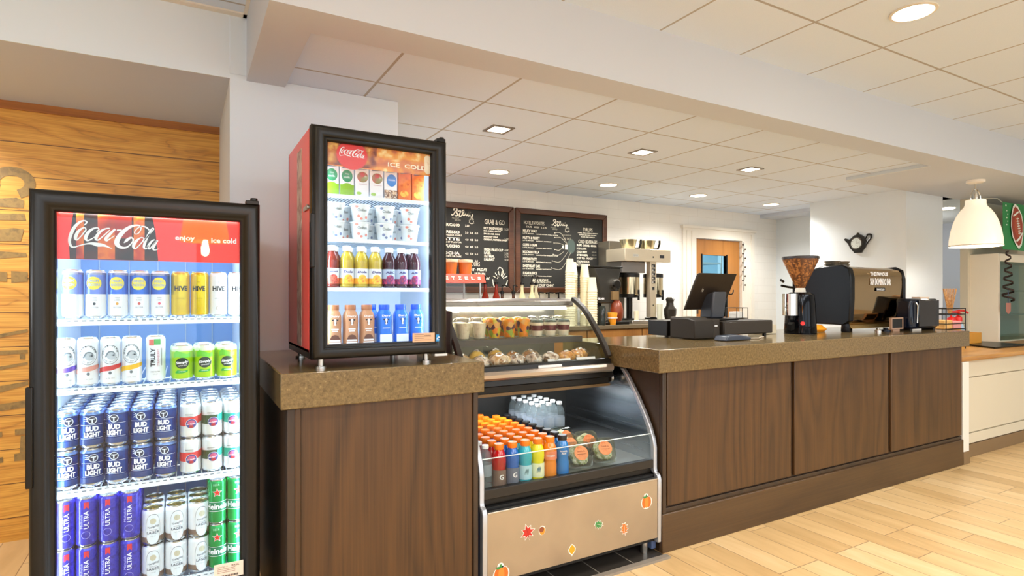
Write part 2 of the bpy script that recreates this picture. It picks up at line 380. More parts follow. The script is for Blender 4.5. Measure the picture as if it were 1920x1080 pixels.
# ---------------------------------------------------------------- the setting
F0, C1, C2, SOF = 0, 2.575, 2.30, 2.277
structure('floor', MB().box(-4, 11, -5, 7, -.06, 0, FL))
structure('floor_recess', MB((1.05, 2.1, .0)).box(1.04, 2.04, 2.09, 2.97, .0, .004, DTILE))
structure('trim_3', MB().box(1.04, 2.045, 2.06, 2.09, 0, .012, mat('grey_trim', '#8d8478', .4)))
structure('ceiling', MB().box(-4, 11, -5, 2.118, C1, C1+.05, TILE_UP).box(-4, .25, 2.118, 2.97, C1, C1+.05, TILE_UP))
structure('trim_1', MB().box(-.40, .25, 2.93, 2.97, 2.568, 2.575, TRIMW).box(.235, .25, -5, 2.97, 2.568, 2.575, TRIMW))
structure('ceiling_bar', MB().box(.40, 7.1, 2.30, 5.0, C2, C2+.04, TILE_LOW))
# the dropped beam along the counter, its return by the wall and the soffit over the far end
structure('trim_5', MB().box(.25, 11, 2.118, 2.31, SOF, C1+.05, BEAM).box(.25, .42, 2.31, 2.97, SOF, C1+.05, BEAM).box(5.04, 11, 2.31, 2.97, SOF, C1+.05, BEAM)
          .box(6.35, 6.68, 3.951, 4.849, SOF-.02, C2-.001, BEAM))
structure('trim_2', MB().box(5.0, 5.04, 2.31, 2.95, SOF-.004, C2-.001, mat('trim_grid', '#ccd4da', .4)))
# front wall with the plank niche to the left, and the near column
structure('wall_front', MB().box(-4, .18, 2.97, 2.976, SOF, C1+.05, COLUMN).box(.18, .983, 2.97, 4.0, 0, C2-.001, COLUMN).box(.1805, .25, 2.9705, 3.1, C2, C1+.05, COLUMN))
structure('ceiling_niche', MB().box(-4, .18, 2.976, 3.9, SOF, SOF+.05, mat('paint_niche', '#c6d4ee', .6)))
pw = structure('wall_left', MB().box(-4, .18, 3.88, 3.98, 0, SOF, PW))
structure('trim_4', MB().box(-4, .18, 3.868, 3.88, 2.235, 2.277, OAKT))
# weathered stencil letters on the planks
ST = noisy('faded_stencil', ['#7a6238', '#9c7c42', '#8a6c3c'], 30, .5)
fl = Flat()
def at(u, v):
    t_ = (u-960)/1085; a = math.radians(29.465); dx = math.sin(a)+t_*math.cos(a); dy = math.cos(a)-t_*math.sin(a); k = 3.868/dy
    return (dx*k, 1.27+(555-v)/1085*k)
def pxs(L): return [at(u, v) for u, v in L]
cx_, cz_ = at(22, 342); fl.ring(cx_, cz_, .072, .060, .046, ST, 0, n=26, a0=-1.2, a1=3.3); fl.ring(cx_-.13, cz_-.004, .06, .05, .05, ST, 0, n=14, a0=4.0, a1=6.2)
for L in ([(-20, 372), (30, 370), (44, 376), (43, 390), (-20, 386)], [(-20, 400), (44, 400), (48, 413), (-20, 412)],
          [(-20, 432), (24, 427), (44, 430), (38, 452), (-20, 452)], [(-20, 470), (48, 474), (50, 481), (-20, 486)],
          [(-20, 508), (12, 510), (12, 528), (-20, 527)], [(20, 508), (51, 510), (51, 528), (20, 530)],
          [(-20, 630), (51, 617), (51, 623), (-20, 637)], [(-20, 659), (51, 656), (51, 663), (-20, 667)], [(36, 664), (46, 664), (46, 674), (36, 674)],
          [(-20, 691), (51, 679), (51, 684), (-20, 698)], [(-20, 728), (52, 715), (52, 722), (-20, 742)], [(-20, 762), (54, 750), (54, 763), (-20, 775)],
          [(27, 806), (56, 804), (56, 814), (27, 817)], [(38, 818), (50, 817), (50, 848), (36, 850)], [(26, 852), (57, 848), (57, 862), (26, 866)],
          [(-8, 812), (3, 810), (3, 820), (-8, 822)], [(-8, 860), (4, 858), (5, 868), (-8, 871)]):
    fl.poly(pxs(L), ST, 1)
fl.build('stencil_lettering', pw, o=(0, 3.88, 0), base=.002)
# the bar's back wall, its return, the far column
BACKW = mat('back_wall_tile', '#ece9e2', .25); t = NT(BACKW); br = t.n('ShaderNodeTexBrick', Scale=1.0, Mortar__Size=.002, Brick__Width=.3, Row__Height=.1, Color1=srgb('#ebe8e1'), Color2=srgb('#e8e5de'), Mortar=srgb('#dfdbd3'))
sp = t.n('ShaderNodeSeparateXYZ'); g = t.n('ShaderNodeTexCoord'); t.l(g.outputs['Object'], sp.inputs[0]); cb = t.n('ShaderNodeCombineXYZ'); t.l(sp.outputs[0], cb.inputs[0]); t.l(sp.outputs[2], cb.inputs[1]); t.l(cb.outputs[0], br.inputs[0]); t.l(br.outputs[0], t.b.inputs['Base Color'])
structure('wall_back', MB().box(.9, 5.0, 4.85, 4.95, 0, C2, BACKW).box(5.0, 5.2, 4.85, 4.95, 0, C2, BACKW).box(5.99, 6.7, 4.85, 4.95, 0, C2, BACKW).box(5.2, 5.99, 4.85, 4.95, 1.95, C2, BACKW))
structure('wall_right', MB().box(6.68, 6.8, 3.95, 4.95, 0, C2, WHITE))
structure('wall_column', MB().box(6.02, 6.71, 2.97, 3.95, 0, C2+.03, WHITE))
# door to the kitchen
fr = MB()
for a in ((4.99, 5.2), (5.99, 6.22)): fr.box(a[0], a[1], 4.825, 4.85, 0, 2.03, TRIMW)
fr.box(5.2, 5.99, 4.826, 4.85, 1.95, 2.03, TRIMW).box(4.99, 6.22, 4.825, 4.85, 2.03, 2.06, TRIMW).box(4.97, 6.24, 4.81, 4.85, 2.06, 2.09, TRIMW).box(5.04, 5.06, 4.815, 4.83, 0, 2.03, TRIMW).box(5.12, 5.13, 4.815, 4.83, 0, 2.03, TRIMW).box(6.15, 6.17, 4.815, 4.83, 0, 2.03, TRIMW)
dr = MB((5.2, 4.86, 0)); dr.box(5.2, 5.33, 4.86, 4.90, .01, 1.945, DOORW).box(5.745, 5.985, 4.86, 4.90, .01, 1.945, DOORW).box(5.33, 5.745, 4.86, 4.9, 1.76, 1.945, DOORW).box(5.33, 5.745, 4.86, 4.9, .01, 1.02, DOORW)
d = structure('door_1', dr); structure('trim_6', fr)
MB((5.2, 4.86, 0)).box(5.33, 5.745, 4.875, 4.885, 1.02, 1.76, thin_glass('door_glass', '#c9dde4', .06)).build('glass_pane', d)
k = MB((5.2, 4.86, 0)); k.box(5.315, 5.33, 4.85, 4.9, 1.0, 1.77, BLACK).box(5.745, 5.76, 4.85, 4.9, 1.0, 1.77, BLACK).build('pane_bead', d)
MB((5.2, 4.86, 0)).box(5.205, 5.25, 4.84, 4.86, 1.06, 1.18, mat('lock_plate', '#4a4036', .35, .6)).build('lock', d)
# kitchen glimpsed through the door pane
structure('wall_kitchen', MB().box(4.6, 7.6, 6.6, 6.7, 0, C2, mat('kitchen_blue', '#a9c6d4', .6)).box(4.6, 7.6, 5.0, 6.7, C2, C2+.03, WHITE).box(7.6, 7.7, 5, 6.7, 0, C2, WHITE).box(4.5, 4.6, 5, 6.7, 0, C2, WHITE))
lamp('kitchen_light', 'AREA', (6.2, 5.8, 2.26), 70, (.85, .95, 1), .5, size_y=.9)
sh = thing('wire_shelving', 'steel wire shelving seen through the kitchen door pane', 'shelving', (5.6, 6.3, 0))
m = MB((5.6, 6.3, 0))
for x in (5.7, 6.4, 7.1):
    for y in (6.1, 6.5): m.cyl((x, y, 0), (x, y, 1.9), .013, STEEL, n=8)
m.build('post', sh)
for z in (.4, .85, 1.3, 1.75):
    MB((5.6, 6.3, 0)).box(5.7, 7.1, 6.1, 6.5, z, z+.025, STEEL).build('shelf', sh)
# right-hand side: cream wall beyond the far column, its cabinet, dim room seen in the gap
structure('wall_cream', MB().box(7.07, 7.17, 2.90, 2.97, .0, SOF, CREAM).box(7.17, 11, 2.93, 2.97, 0, SOF, CREAM))
structure('wall_far', MB().box(5.0, 12, 6.95, 7.0, 0, 2.6, mat('far_blue', '#b3b9c4', .7)).box(6.8, 12, 2.97, 7, C2, C2+.03, WHITE).box(9.4, 9.5, 3, 7, 0, 2.4, mat('far_blue', '#b3b9c4', .7)))
structure('window_1', MB().box(8.02, 8.12, 3.9, 3.94, .9, 2.05, mat('far_window', '#6f7276', .2)))

lamp('niche_light', 'SPOT', (-1.15, 3.35, 2.26), 60, (.95, .97, 1), .05, rot=(math.radians(12), 0, 0), spot=math.radians(125))

# the lobby behind the camera: wall with three wide windows, side walls
LW = mat('lobby_wall', '#cfd0d2', .7); m = MB(); y0, y1 = -4.9, -4.8
m.box(-4, 11, y0, y1, 0, .35, LW).box(-4, 11, y0, y1, 2.35, C1, LW)
for a, b in ((-4, -3.4), (.2, 1.0), (4.6, 5.4), (9.0, 11)): m.box(a, b, y0, y1, .35, 2.35, LW)
structure('wall_lobby', m); structure('wall_left_side', MB().box(-4.1, -4, -4.9, 4, 0, C1, LW)); structure('wall_right_side', MB().box(11, 11.1, -4.9, 3, 0, C1, LW))
for i, (a, b) in enumerate(((-3.4, .2), (1.0, 4.6), (5.4, 9.0))):
    m = MB()
    for x in (a, (a+b)/2-.03, b-.06): m.box(x, x+.06, y0+.02, y1-.02, .35, 2.35, mat('window_frame_dark', '#3c3630', .4))
    m.box(a, b, y0+.02, y1-.02, .35, .41, mat('window_frame_dark', '#3c3630', .4)).box(a, b, y0+.02, y1-.02, 2.29, 2.35, mat('window_frame_dark', '#3c3630', .4)); structure('window_%d' % (i+2), m)
# glowing boards for the added lobby fill panels
PANEL = mat('fill_panel_lit', '#ffffff', .4, emit='#f2f6ff', es=1.5)
for i, (x, y) in enumerate(((-1.6, -1.6), (1.2, -1.6), (4.0, -1.6), (6.8, -1.6), (-1.6, -3.4), (1.2, -3.4), (4.0, -3.4), (6.8, -3.4))):
    o = MB((x, y, C1)).box(x-.95, x+.95, y-.575, y+.575, C1-.008, C1-.0005, PANEL).build('added_ceiling_panel'); tag(o, 'added flat lit ceiling panel in the unseen lobby behind the camera', 'ceiling light', 'added lobby ceiling panels')

lamp('lobby_side_fill', 'AREA', (-2.6, 1.0, 2.55), 30, (.90, .95, 1), 1.2, size_y=.9)  # added fill panel out of view, lifts the underlit left side
o = MB((-2.6, 1.0, C1)).box(-3.2, -2.0, .55, 1.45, C1-.008, C1-.0005, PANEL).build('added_ceiling_panel'); tag(o, 'added flat lit ceiling panel over the left end of the lobby', 'ceiling light')

# amber pendant of the lobby: its reflection glows in the tall cooler's door
O = (.146, -1.0, 1.6); r = thing('amber_pendant', 'amber pendant lamp in the lobby, mirrored in the tall cooler door', 'pendant lamp', O)
MB(O).lathe([(.185, 1.72), (.15, 1.945), (.03, 1.95)], mat('amber_shade', '#f0a030', .4, emit='#ff9010', es=10), (.146, -1.0, 0), n=32).build('shade', r)
MB(O).lathe([(0, 1.60), (.022, 1.612), (.03, 1.65), (.022, 1.70), (.010, 1.76), (.010, 1.80), (0, 1.80)], mat('amber_bulb', '#ffffff', .3, emit='#fff0c8', es=60), (.146, -1.0, 0), n=20).build('bulb', r)
MB(O).cyl((.146, -1.0, 1.95), (.146, -1.0, C1), .006, mat('cord_black', '#14120f', .5)).build('cord', r)
# ================================================================ cabinets and worktops
WT = 'cabinet'
r = thing('serving_cabinet', 'dark-stained oak end cabinet carrying the small red cooler', 'cabinet', (.29, 2.10, 0)); O = (.29, 2.10, 0)
MB(O).box(.30, 1.02, 2.10, 2.96, .0, .888, CABD).build('carcass', r, bevel=.002)
MB(O).box(.345, 1.0, 2.09, 2.10, .13, .886, CAB).build('front_panel', r, bevel=.003)
MB(O).box(.30, .345, 2.075, 2.10, .0, .886, CABD).box(.325, .343, 2.07, 2.075, 0, .886, CAB).build('corner_post', r, bevel=.002)
MB(O).box(1.0, 1.02, 2.08, 2.10, .0, .886, CABD).build('edge_strip', r, bevel=.002)
MB(O).box(.345, 1.02, 2.078, 2.09, 0, .115, CABX).build('base_board', r, bevel=.003)
tag(MB((.29, 2.06, .89)).box(.277, 1.036, 2.055, 2.965, .888, 1.01, QZ).build('worktop', bevel=.004), 'tan speckled stone slab under the small red cooler', 'worktop')
# the long counter
r = thing('bar_counter', 'long dark-stained oak bar counter with three front panels', 'counter', (2.05, 2.12, 0)); O = (2.05, 2.12, 0)
MB(O).box(2.05, 5.09, 2.14, 2.85, .0, .896, CABD).build('carcass', r)
MB(O).box(2.045, 5.092, 2.115, 2.14, 0, .192, CABX).build('base_board', r, bevel=.004)
for a, b in ((2.085, 3.055), (3.088, 4.078), (4.115, 5.08)):
    MB(O).box(a, b, 2.122, 2.14, .225, .893, CAB).build('front_panel', r, bevel=.004)
MB(O).box(2.05, 2.075, 2.118, 2.14, .192, .896, CABD).build('corner_post', r, bevel=.003)
MB(O).box(2.075, 5.09, 2.128, 2.14, .192, .215, CABD).build('lower_rail', r, bevel=.002)
tag(MB((2.0, 2.08, .9)).box(1.99, 5.10, 2.08, 2.90, .896, 1.01, QZ).build('worktop', bevel=.004), 'long tan speckled stone top of the bar counter', 'worktop')
# back bar
r = thing('back_cabinet', 'warm oak back cabinet below the chalkboards', 'cabinet', (1.2, 4.22, 0)); O = (1.2, 4.22, 0)
MB(O).box(1.2, 4.55, 4.24, 4.84, 0, .965, OAK).build('carcass', r)
for i in range(5):
    x = 1.2+i*.655
    f = MB(O).box(x+.006, x+.649, 4.22, 4.24, .06, .955, OAK).build('door', r, bevel=.002)
tag(MB((1.2, 4.2, .965)).box(1.18, 4.57, 4.2, 4.845, .965, 1.0, mat('back_slab', '#6f6350', .25)).build('worktop', bevel=.003), 'grey-brown stone worktop of the back cabinet', 'worktop')
# lower counter to the right
r = thing('service_counter', 'cream panelled low counter at the far right', 'counter', (5.10, 2.2, 0)); O = (5.10, 2.2, 0)
MB(O).box(5.2, 9.0, 2.225, 2.9, .0, .765, CREAM).build('carcass', r)
MB(O).box(5.2, 9.0, 2.2, 2.225, .63, .765, CREAM).build('drawer_front', r, bevel=.002)
MB(O).box(5.2, 9.0, 2.205, 2.225, .19, .622, CREAM).build('front_panel', r, bevel=.002)
MB(O).box(5.2, 9.0, 2.2, 2.225, .105, .182, CREAM).build('lower_rail', r, bevel=.002)
MB(O).box(5.2, 9.0, 2.19, 2.225, 0, .1, mat('brown_skirting', '#7d6446', .4)).build('base_board', r, bevel=.002)
MB(O).box(5.096, 5.19, 2.12, 2.9, .0, .77, TRIMW).build('end_post', r, bevel=.004)
MB(O).box(5.095, 5.192, 2.115, 2.9, 0, .095, mat('brown_skirting', '#7d6446', .4)).build('post_base', r, bevel=.002)
tag(MB((5.1, 2.17, .765)).box(5.105, 9.0, 2.13, 2.925, .77, .805, BUTCH).build('worktop', bevel=.012), 'honey-coloured wooden top of the low cream counter', 'worktop')

# ================================================================ lettering traced once
COKE = [[(405, 305, 12), (440, 270, 25), (450, 228, 28), (400, 212, 26), (320, 260, 44), (240, 370, 58), (185, 520, 58), (165, 650, 48), (190, 745, 42), (240, 768, 26), (340, 728, 22), (440, 694, 26), (540, 678, 50), (640, 700, 82), (740, 708, 56), (830, 745, 26), (890, 775, 6)],
 [(375, 370, 30), (310, 440, 52), (265, 560, 58), (282, 618, 30), (340, 560, 20), (405, 460, 24), (440, 395, 24), (420, 355, 22), (375, 370, 28)],
 [(620, 425, 28), (662, 385, 25), (640, 347, 22), (560, 370, 38), (480, 450, 58), (435, 560, 60), (460, 622, 34), (530, 590, 24), (600, 530, 12)],
 [(850, 345, 24), (790, 352, 26), (710, 400, 42), (640, 490, 55), (612, 580, 52), (650, 600, 28), (730, 520, 24), (850, 380, 20)],
 [(945, 355, 36), (865, 450, 50), (785, 560, 58), (795, 608, 38), (860, 560, 20), (940, 495, 10)], [(975, 378, 34), (1060, 372, 34)],
 [(1100, 645, 8), (1150, 585, 55), (1225, 522, 36), (1268, 570, 30), (1225, 660, 26), (1140, 738, 34), (1040, 738, 58), (972, 660, 88), (1000, 540, 88), (1090, 400, 76), (1200, 300, 58), (1300, 256, 38), (1380, 258, 32), (1410, 315, 22), (1370, 410, 20), (1315, 445, 20), (1290, 400, 20), (1350, 310, 20), (1430, 266, 24), (1510, 290, 32), (1560, 345, 22)],
 [(1380, 530, 28), (1315, 600, 55), (1270, 700, 58), (1300, 758, 30), (1370, 690, 20), (1440, 590, 24), (1460, 530, 24), (1420, 512, 22), (1380, 530, 28)],
 [(1450, 610, 12), (1550, 450, 20), (1640, 320, 24), (1612, 300, 20), (1560, 400, 38), (1485, 600, 52), (1462, 720, 44), (1500, 752, 25), (1550, 680, 12)],
 [(1660, 545, 22), (1600, 590, 38), (1540, 700, 46), (1565, 752, 28), (1630, 660, 20), (1690, 570, 18)], [(1715, 555, 34), (1650, 680, 48), (1632, 760, 34), (1690, 770, 16), (1730, 740, 8)]]
BREW = [[(235, 590, 60), (310, 612, 55), (390, 530, 48), (440, 430, 46), (430, 380, 30)], [(372, 380, 60), (385, 290, 55), (470, 245, 50), (560, 300, 55), (545, 390, 55), (470, 445, 50), (560, 500, 55), (590, 590, 60), (510, 655, 60), (420, 610, 40)],
 [(620, 410, 50), (690, 380, 55), (775, 385, 50), (705, 520, 55), (675, 640, 55), (770, 645, 55), (860, 540, 45), (950, 400, 45), (900, 318, 45), (850, 400, 45), (885, 560, 50), (960, 600, 50), (1035, 490, 45), (1050, 385, 50), (1050, 540, 50), (1105, 600, 50), (1165, 490, 45), (1185, 385, 50), (1175, 540, 50), (1215, 612, 50), (1290, 520, 50), (1312, 380, 60)], [(1310, 400, 55), (1290, 550, 55), (1325, 605, 45)], [(1420, 505, 50), (1448, 570, 55), (1350, 690, 30)]]

# ================================================================ upright glass-door cooler
X0, X1, YF, YB, ZT = -.404, .228, 2.19, 2.86, 1.59
O = (X0, YB-.3, 0); O = (-.088, 2.5, 0)
FR1 = mat('cooler_black', '#12100d', .3, spec=.35); INNER = mat('cooler_liner', '#dfe8f2', .45); RAIL = mat('price_rail', '#eef4f8', .4)
up = thing('upright_cooler', 'tall black upright cooler with glass door full of beer and seltzer cans', 'cooler', O)
m = MB(O); m.box(X0+.006, X0+.04, 2.25, YB, .12, 1.575, FR1).box(X1-.04, X1-.006, 2.25, YB, .12, 1.575, FR1).box(X0+.006, X1-.006, 2.25, YB, 1.54, 1.575, FR1).box(X0+.006, X1-.006, YB-.03, YB, .12, 1.575, FR1).box(X0+.006, X1-.006, 2.25, YB, .12, .2, FR1).box(X0+.02, X1-.02, 2.27, YB-.02, 0.0, .12, BLACK).build('cabinet_shell', up)
m = MB(O); m.box(X0+.04, X0+.046, 2.25, YB-.03, .2, 1.54, INNER).box(X1-.046, X1-.04, 2.25, YB-.03, .2, 1.54, INNER).box(X0+.04, X1-.04, YB-.036, YB-.03, .2, 1.54, mat('liner_led_tint', '#6f98cc', .5)).box(X0+.04, X1-.04, 2.25, YB-.03, 1.53, 1.54, INNER).box(X0+.04, X1-.04, 2.25, YB-.03, .2, .206, INNER)  # back sheet coloured bluer to carry the cool LED tint
for k in range(5): m.box(-.3+k*.1, -.296+k*.1, YB-.040, YB-.036, .2, 1.5, mat('liner_seam', '#9fb2c4', .5))
m.build('liner', up)
def door_frame(name, parent, O, x0, x1, z0, z1, yf, th, wl, wt, wb, m):
    """a mitred, rounded door frame"""
    b = MB(O); A = [(x0, z0), (x1, z0), (x1, z1), (x0, z1)]; prof = [(0, th), (0, .012), (.006, .003), (.016, 0), (.034, 0), (.044, .004), (.048, .012), (.056, .014), (.062, .022), (.062, th)]
    vs = []
    for (x, z), sx, sz in zip(A, (1, -1, -1, 1), (1, 1, -1, -1)):
        for d, y in prof:
            kz = (wb if sz > 0 else wt)/.062; kx = wl/.062
            vs.append((x+sx*d*kx, yf+y, z+sz*d*kz))
    n = len(prof); fs = []
    for c in range(4):
        e = (c+1) % 4
        for i in range(n): fs.append((c*n+i, c*n+(i+1) % n, e*n+(i+1) % n, e*n+i))
    b.add(vs, fs, m); return b.build(name, parent, angle=50)
dr = door_frame('door', up, O, X0, X1, .16, 1.59, YF, .055, .062, .062, .08, FR1)
MB(O).box(X0+.055, X1-.055, YF+.03, YF+.036, .235, 1.535, DOORGLASS).build('glass_pane', dr)
m = MB(O); m.box(X0-.006, X0+.012, YF-.004, YF+.028, .70, 1.0, BLACK).box(X0-.007, X0-.001, YF+.004, YF+.02, .75, .96, DARK).build('handle', dr, bevel=.004)
MB(O).box(X1-.045, X1-.004, YF+.004, YF+.04, 1.588, 1.602, BLACK).cyl((X1-.018, YF+.02, 1.6), (X1-.018, YF+.02, 1.612), .012, BLACK).build('hinge', up, bevel=.002)
LEDM = mat('cooler_led', '#ffffff', .3, emit='#dceeff', es=2.2)
m = MB(O); m.box(X0+.048, X0+.056, 2.262, 2.272, .24, 1.5, LEDM).box(X1-.056, X1-.048, 2.262, 2.272, .24, 1.5, LEDM); m.build('light_strip', up)
for x, s in ((X0+.06, 1), (X1-.06, -1)):
    lamp('cooler_tube_light', 'AREA', (x, 2.252, .86), 1.25, COOL, .015, rot=(math.radians(90), 0, math.radians(-40*s)), size_y=1.25)
# lit header behind the glass: red sign with a chilled bottle picture
HD = mat('header_red', '#e8261a', .4, emit='#e8261a', es=.35); HB = noisy('bottle_dark', ['#1c0d08', '#2c120a', '#4c1c0c', '#1a0c08'], 9, .4); HO = noisy('bottle_glow', ['#8c1f0c', '#c93a10', '#e8771c', '#b02a10'], 14, .4)
HY = mat('reflected_glow', '#f39a1a', .3, emit='#f7a51e', es=.5); HW = mat('glow_white', '#fff8e0', .3, emit='#fff3c8', es=1.2)
hx0, hx1, hz0, hz1 = X0+.058, X1-.052, 1.385, 1.535
hd = MB(O).box(hx0, hx1, YF+.045, YF+.056, hz0, hz1, HD).build('header_sign', up)
f = Flat(); bx0, bx1 = -.315, -.078
f.poly([(bx0+.004, hz0), (bx1+.001, hz0), (bx1-.006, hz0+.09), (bx1-.016, hz1), (bx0+.013, hz1), (bx0+.002, hz0+.05)], HB, 1)
for a, b, c in ((.075, .045, HO), (.17, .03, HO), (.02, .02, HO)): f.rect(bx0+a, bx0+a+b, hz0+.002, hz1-.004, c, 2)
f.rect(bx0+.12, bx0+.165, hz0+.07, hz1-.01, mat('bottle_red', '#a8220e', .4), 2)
f.script(COKE, WHT, (bx0+bx1)/2-.002, 1.462, .232, (145, 1690, 500), 4)
f.text('enjoy', .0, 1.462, .021, WHT, 4, w=.058, bold=.03); f.text('ice cold', .117, 1.461, .018, WHT, 4, w=.078, bold=.03)
f.build('header_print', hd, o=(0, YF+.045, 0))
lamp('header_light', 'AREA', (-.09, YF+.042, 1.53), .8, (1, .95, .9), .5, rot=(math.radians(35), 0, 0), size_y=.01)
SH1 = [1.198, .981, .659, .315]
lamp('cooler_top_fill', 'AREA', (-.088, 2.52, 1.525), 1.5, COOL, .5, size_y=.3)  # added fill lamp to brighten the liner, no fitting of its own
for z in SH1:
    if z > .4: lamp('cooler_shelf_fill', 'AREA', (-.088, 2.30, z-.028), .5, COOL, .5, rot=(math.radians(25), 0, 0), size_y=.03)  # added fill under each shelf, brightens the cans below
    s_ = MB(O); s_.box(X0+.048, X1-.048, 2.262, 2.268, z-.022, z-.003, RAIL)
    for k in range(28): s_.box(X0+.05+k*.0192, X0+.053+k*.0192, 2.268, YB-.05, z-.006, z-.002, RAIL)
    s_.box(X0+.048, X1-.048, 2.45, 2.455, z-.010, z-.006, RAIL).box(X0+.048, X1-.048, 2.268, 2.274, z-.008, z-.002, RAIL)
    sh = s_.build('shelf', up)
    f = Flat()
    for k in range(26): f.rect(X0+.06+k*.02, X0+.071+k*.02, z-.0085, z-.0055, mat('rail_slot', '#6b7a88', .5), 1)
    f.build('rail_slots', sh, o=(0, 2.262, 0))
lbl = MB(O).box(.085, .175, YF+.004, YF+.006, .31, .36, mat('paper_label', '#e9d4c4', .6)).build('paper_sticker', dr)
f = Flat(); f.text('Model No. 14', .11, .35, .004, INK, 1); f.text('SERIAL', .15, .35, .006, INK, 1)
for k in range(3): f.rect(.095, .15, .342-k*.006, .3435-k*.006, mat('fine_print', '#8d7466', .6), 1)
for k in range(18): f.rect(.105+k*.003, .1062+k*.003+.0006*(k % 3), .314, .321, INK, 1)
f.build('sticker_print', lbl, o=(0, YF+.004, 0))

# ---------------------------------------------------------------- cans
def can(kind, r, h, bands, lid=None, neck=.0, group='', label='', cat='can', print_=None):
    """bands: list of (z, material) from the bottom up"""
    b = MB(); n = 24; prof = [(0, .003, ALU), (r*.72, .0, ALU), (r*.88, .003, ALU)]
    zs = [z for z, _ in bands]; cur = bands[0][1]
    prof.append((r*.97, .008, cur)); prof.append((r, .014, cur))
    for z, mm in bands[1:]: prof.append((r, z, mm)); cur = mm
    prof += [(r, h-.016-neck, cur), (r*.985, h-.010-neck*.5, cur), (r*.87, h-.004, ALU), (r*.89, h-.001, ALU), (r*.87, h, ALU), (r*.84, h-.0008, ALU), (r*.82, h-.005, ALU), (0, h-.005, ALU)]
    b.lathe(prof, cur, n=n); o = b.build(kind)
    tag(o, label, cat, group); LAB.pop(label, None)
    l = MB(); l.lathe([(0, h-.0045), (r*.8, h-.0045), (r*.82, h-.0035), (r*.8, h-.0036), (0, h-.0036)], lid or ALU, n=20)
    l.add([(x, y, z) for z in (h-.0036, h-.002) for x, y in ((-.004, -.010), (.004, -.010), (.005, .006), (-.005, .006))], [(0, 3, 2, 1), (4, 5, 6, 7), (0, 1, 5, 4), (1, 2, 6, 5), (2, 3, 7, 6), (3, 0, 4, 7)], lid or ALU)
    l.build('lid', o)
    if print_:
        f = Flat(); print_(f, r, h); f.build('printed_label', o, radius=r)
    return o
def cm(name, c, rough=.28, metal=.35): return mat(name, c, rough, metal)
RS, HS, RB, HB_ = .0285, .156, .0325, .1215
CW = cm('can_white', '#eef1f5', .3, .15); YEL = cm('print_yellow', '#f0e02c', .35, 0)
def p_high(col, fruit):
    def g(f, r, h):
        f.ellipse(-.002, .113, .021, .021, YEL, 1); f.text('HIGH', -.002, .121, .009, mat('pale_blue_print', '#8fa6d8', .4), 2, w=.027, bold=.02); f.text('NOON', -.002, .108, .009, mat('pale_blue_print', '#8fa6d8', .4), 2, w=.031, bold=.02)
        f.text('VODKA', 0, .066, .004, INK, 2, w=.013); f.text('& SODA', 0, .059, .004, INK, 2, w=.015); f.ellipse(0, .047, .004, .0045, fruit, 2, n=12); f.text('SELTZER', 0, .035, .0045, col, 2, w=.022)
    return g
SEL = []
for nm, blue, fc in (('lilac', '#7f93e0', '#9fc5a0'), ('periwinkle', '#6f86d8', '#2c2c30'), ('mid blue', '#3f6fd6', '#e0a020'), ('deep blue', '#2466cf', '#c84838'), ('royal blue', '#2a5cc4', '#e0506a')):
    M = cm('can_'+nm.replace(' ', '_'), blue); SEL.append(can('seltzer_can', RS, HS, [(0, CW), (.078, M), (.147, CW)], group='', label='proto', print_=p_high(mat('label_grey', '#6a7a90', .5), mat('fruit_'+fc[1:], fc, .5))))
def p_hive(f, r, h):
    f.text('HIVE', 0, .098, .017, INK, 1, w=.040, bold=.04); f.text('~v~', 0, .120, .004, INK, 1, w=.012); f.text('HARD SELTZER', 0, .064, .0028, INK, 1, w=.024); f.text('- o -', 0, .055, .003, INK, 1, w=.01); f.ring(0, .03, .007, .007, .001, mat('label_ochre', '#a07c18', .4), 1)
HG = can('gold_can', RS, HS, [(0, cm('can_gold', '#e0bf22', .25, .5))], label='proto', print_=p_hive); HWc = can('white_can', RS, HS, [(0, CW)], label='proto', print_=p_hive)
rows = [(-.3115, 0), (-.2515, 1), (-.192, 2), (-.132, 3), (-.0735, 4)]
for i, (x, k) in enumerate(rows):
    place(SEL[k], USED, (x, 2.297, SH1[0]), 'slim %s and white can with yellow sun disc, %s from left' % (('lilac', 'periwinkle', 'mid-blue', 'deep-blue', 'royal-blue')[k], nth(i)), group='slim cans on the top shelf', rz=(-.2, -.05, .0, .0, -.05)[i])
for i, x in enumerate((-.0135, .0445)): place(HG, USED, (x, 2.297, SH1[0]), 'yellow-gold slim can lettered HIVE, %s of the two' % ('left' if i == 0 else 'right'), group='slim cans on the top shelf', rz=(.05, -.1)[i])
for i, x in enumerate((.1025, .1605)): place(HWc, USED, (x, 2.297, SH1[0]), 'white slim can lettered HIVE, %s of the two' % ('left' if i == 0 else 'right'), group='slim cans on the top shelf', rz=(.0, .15)[i])
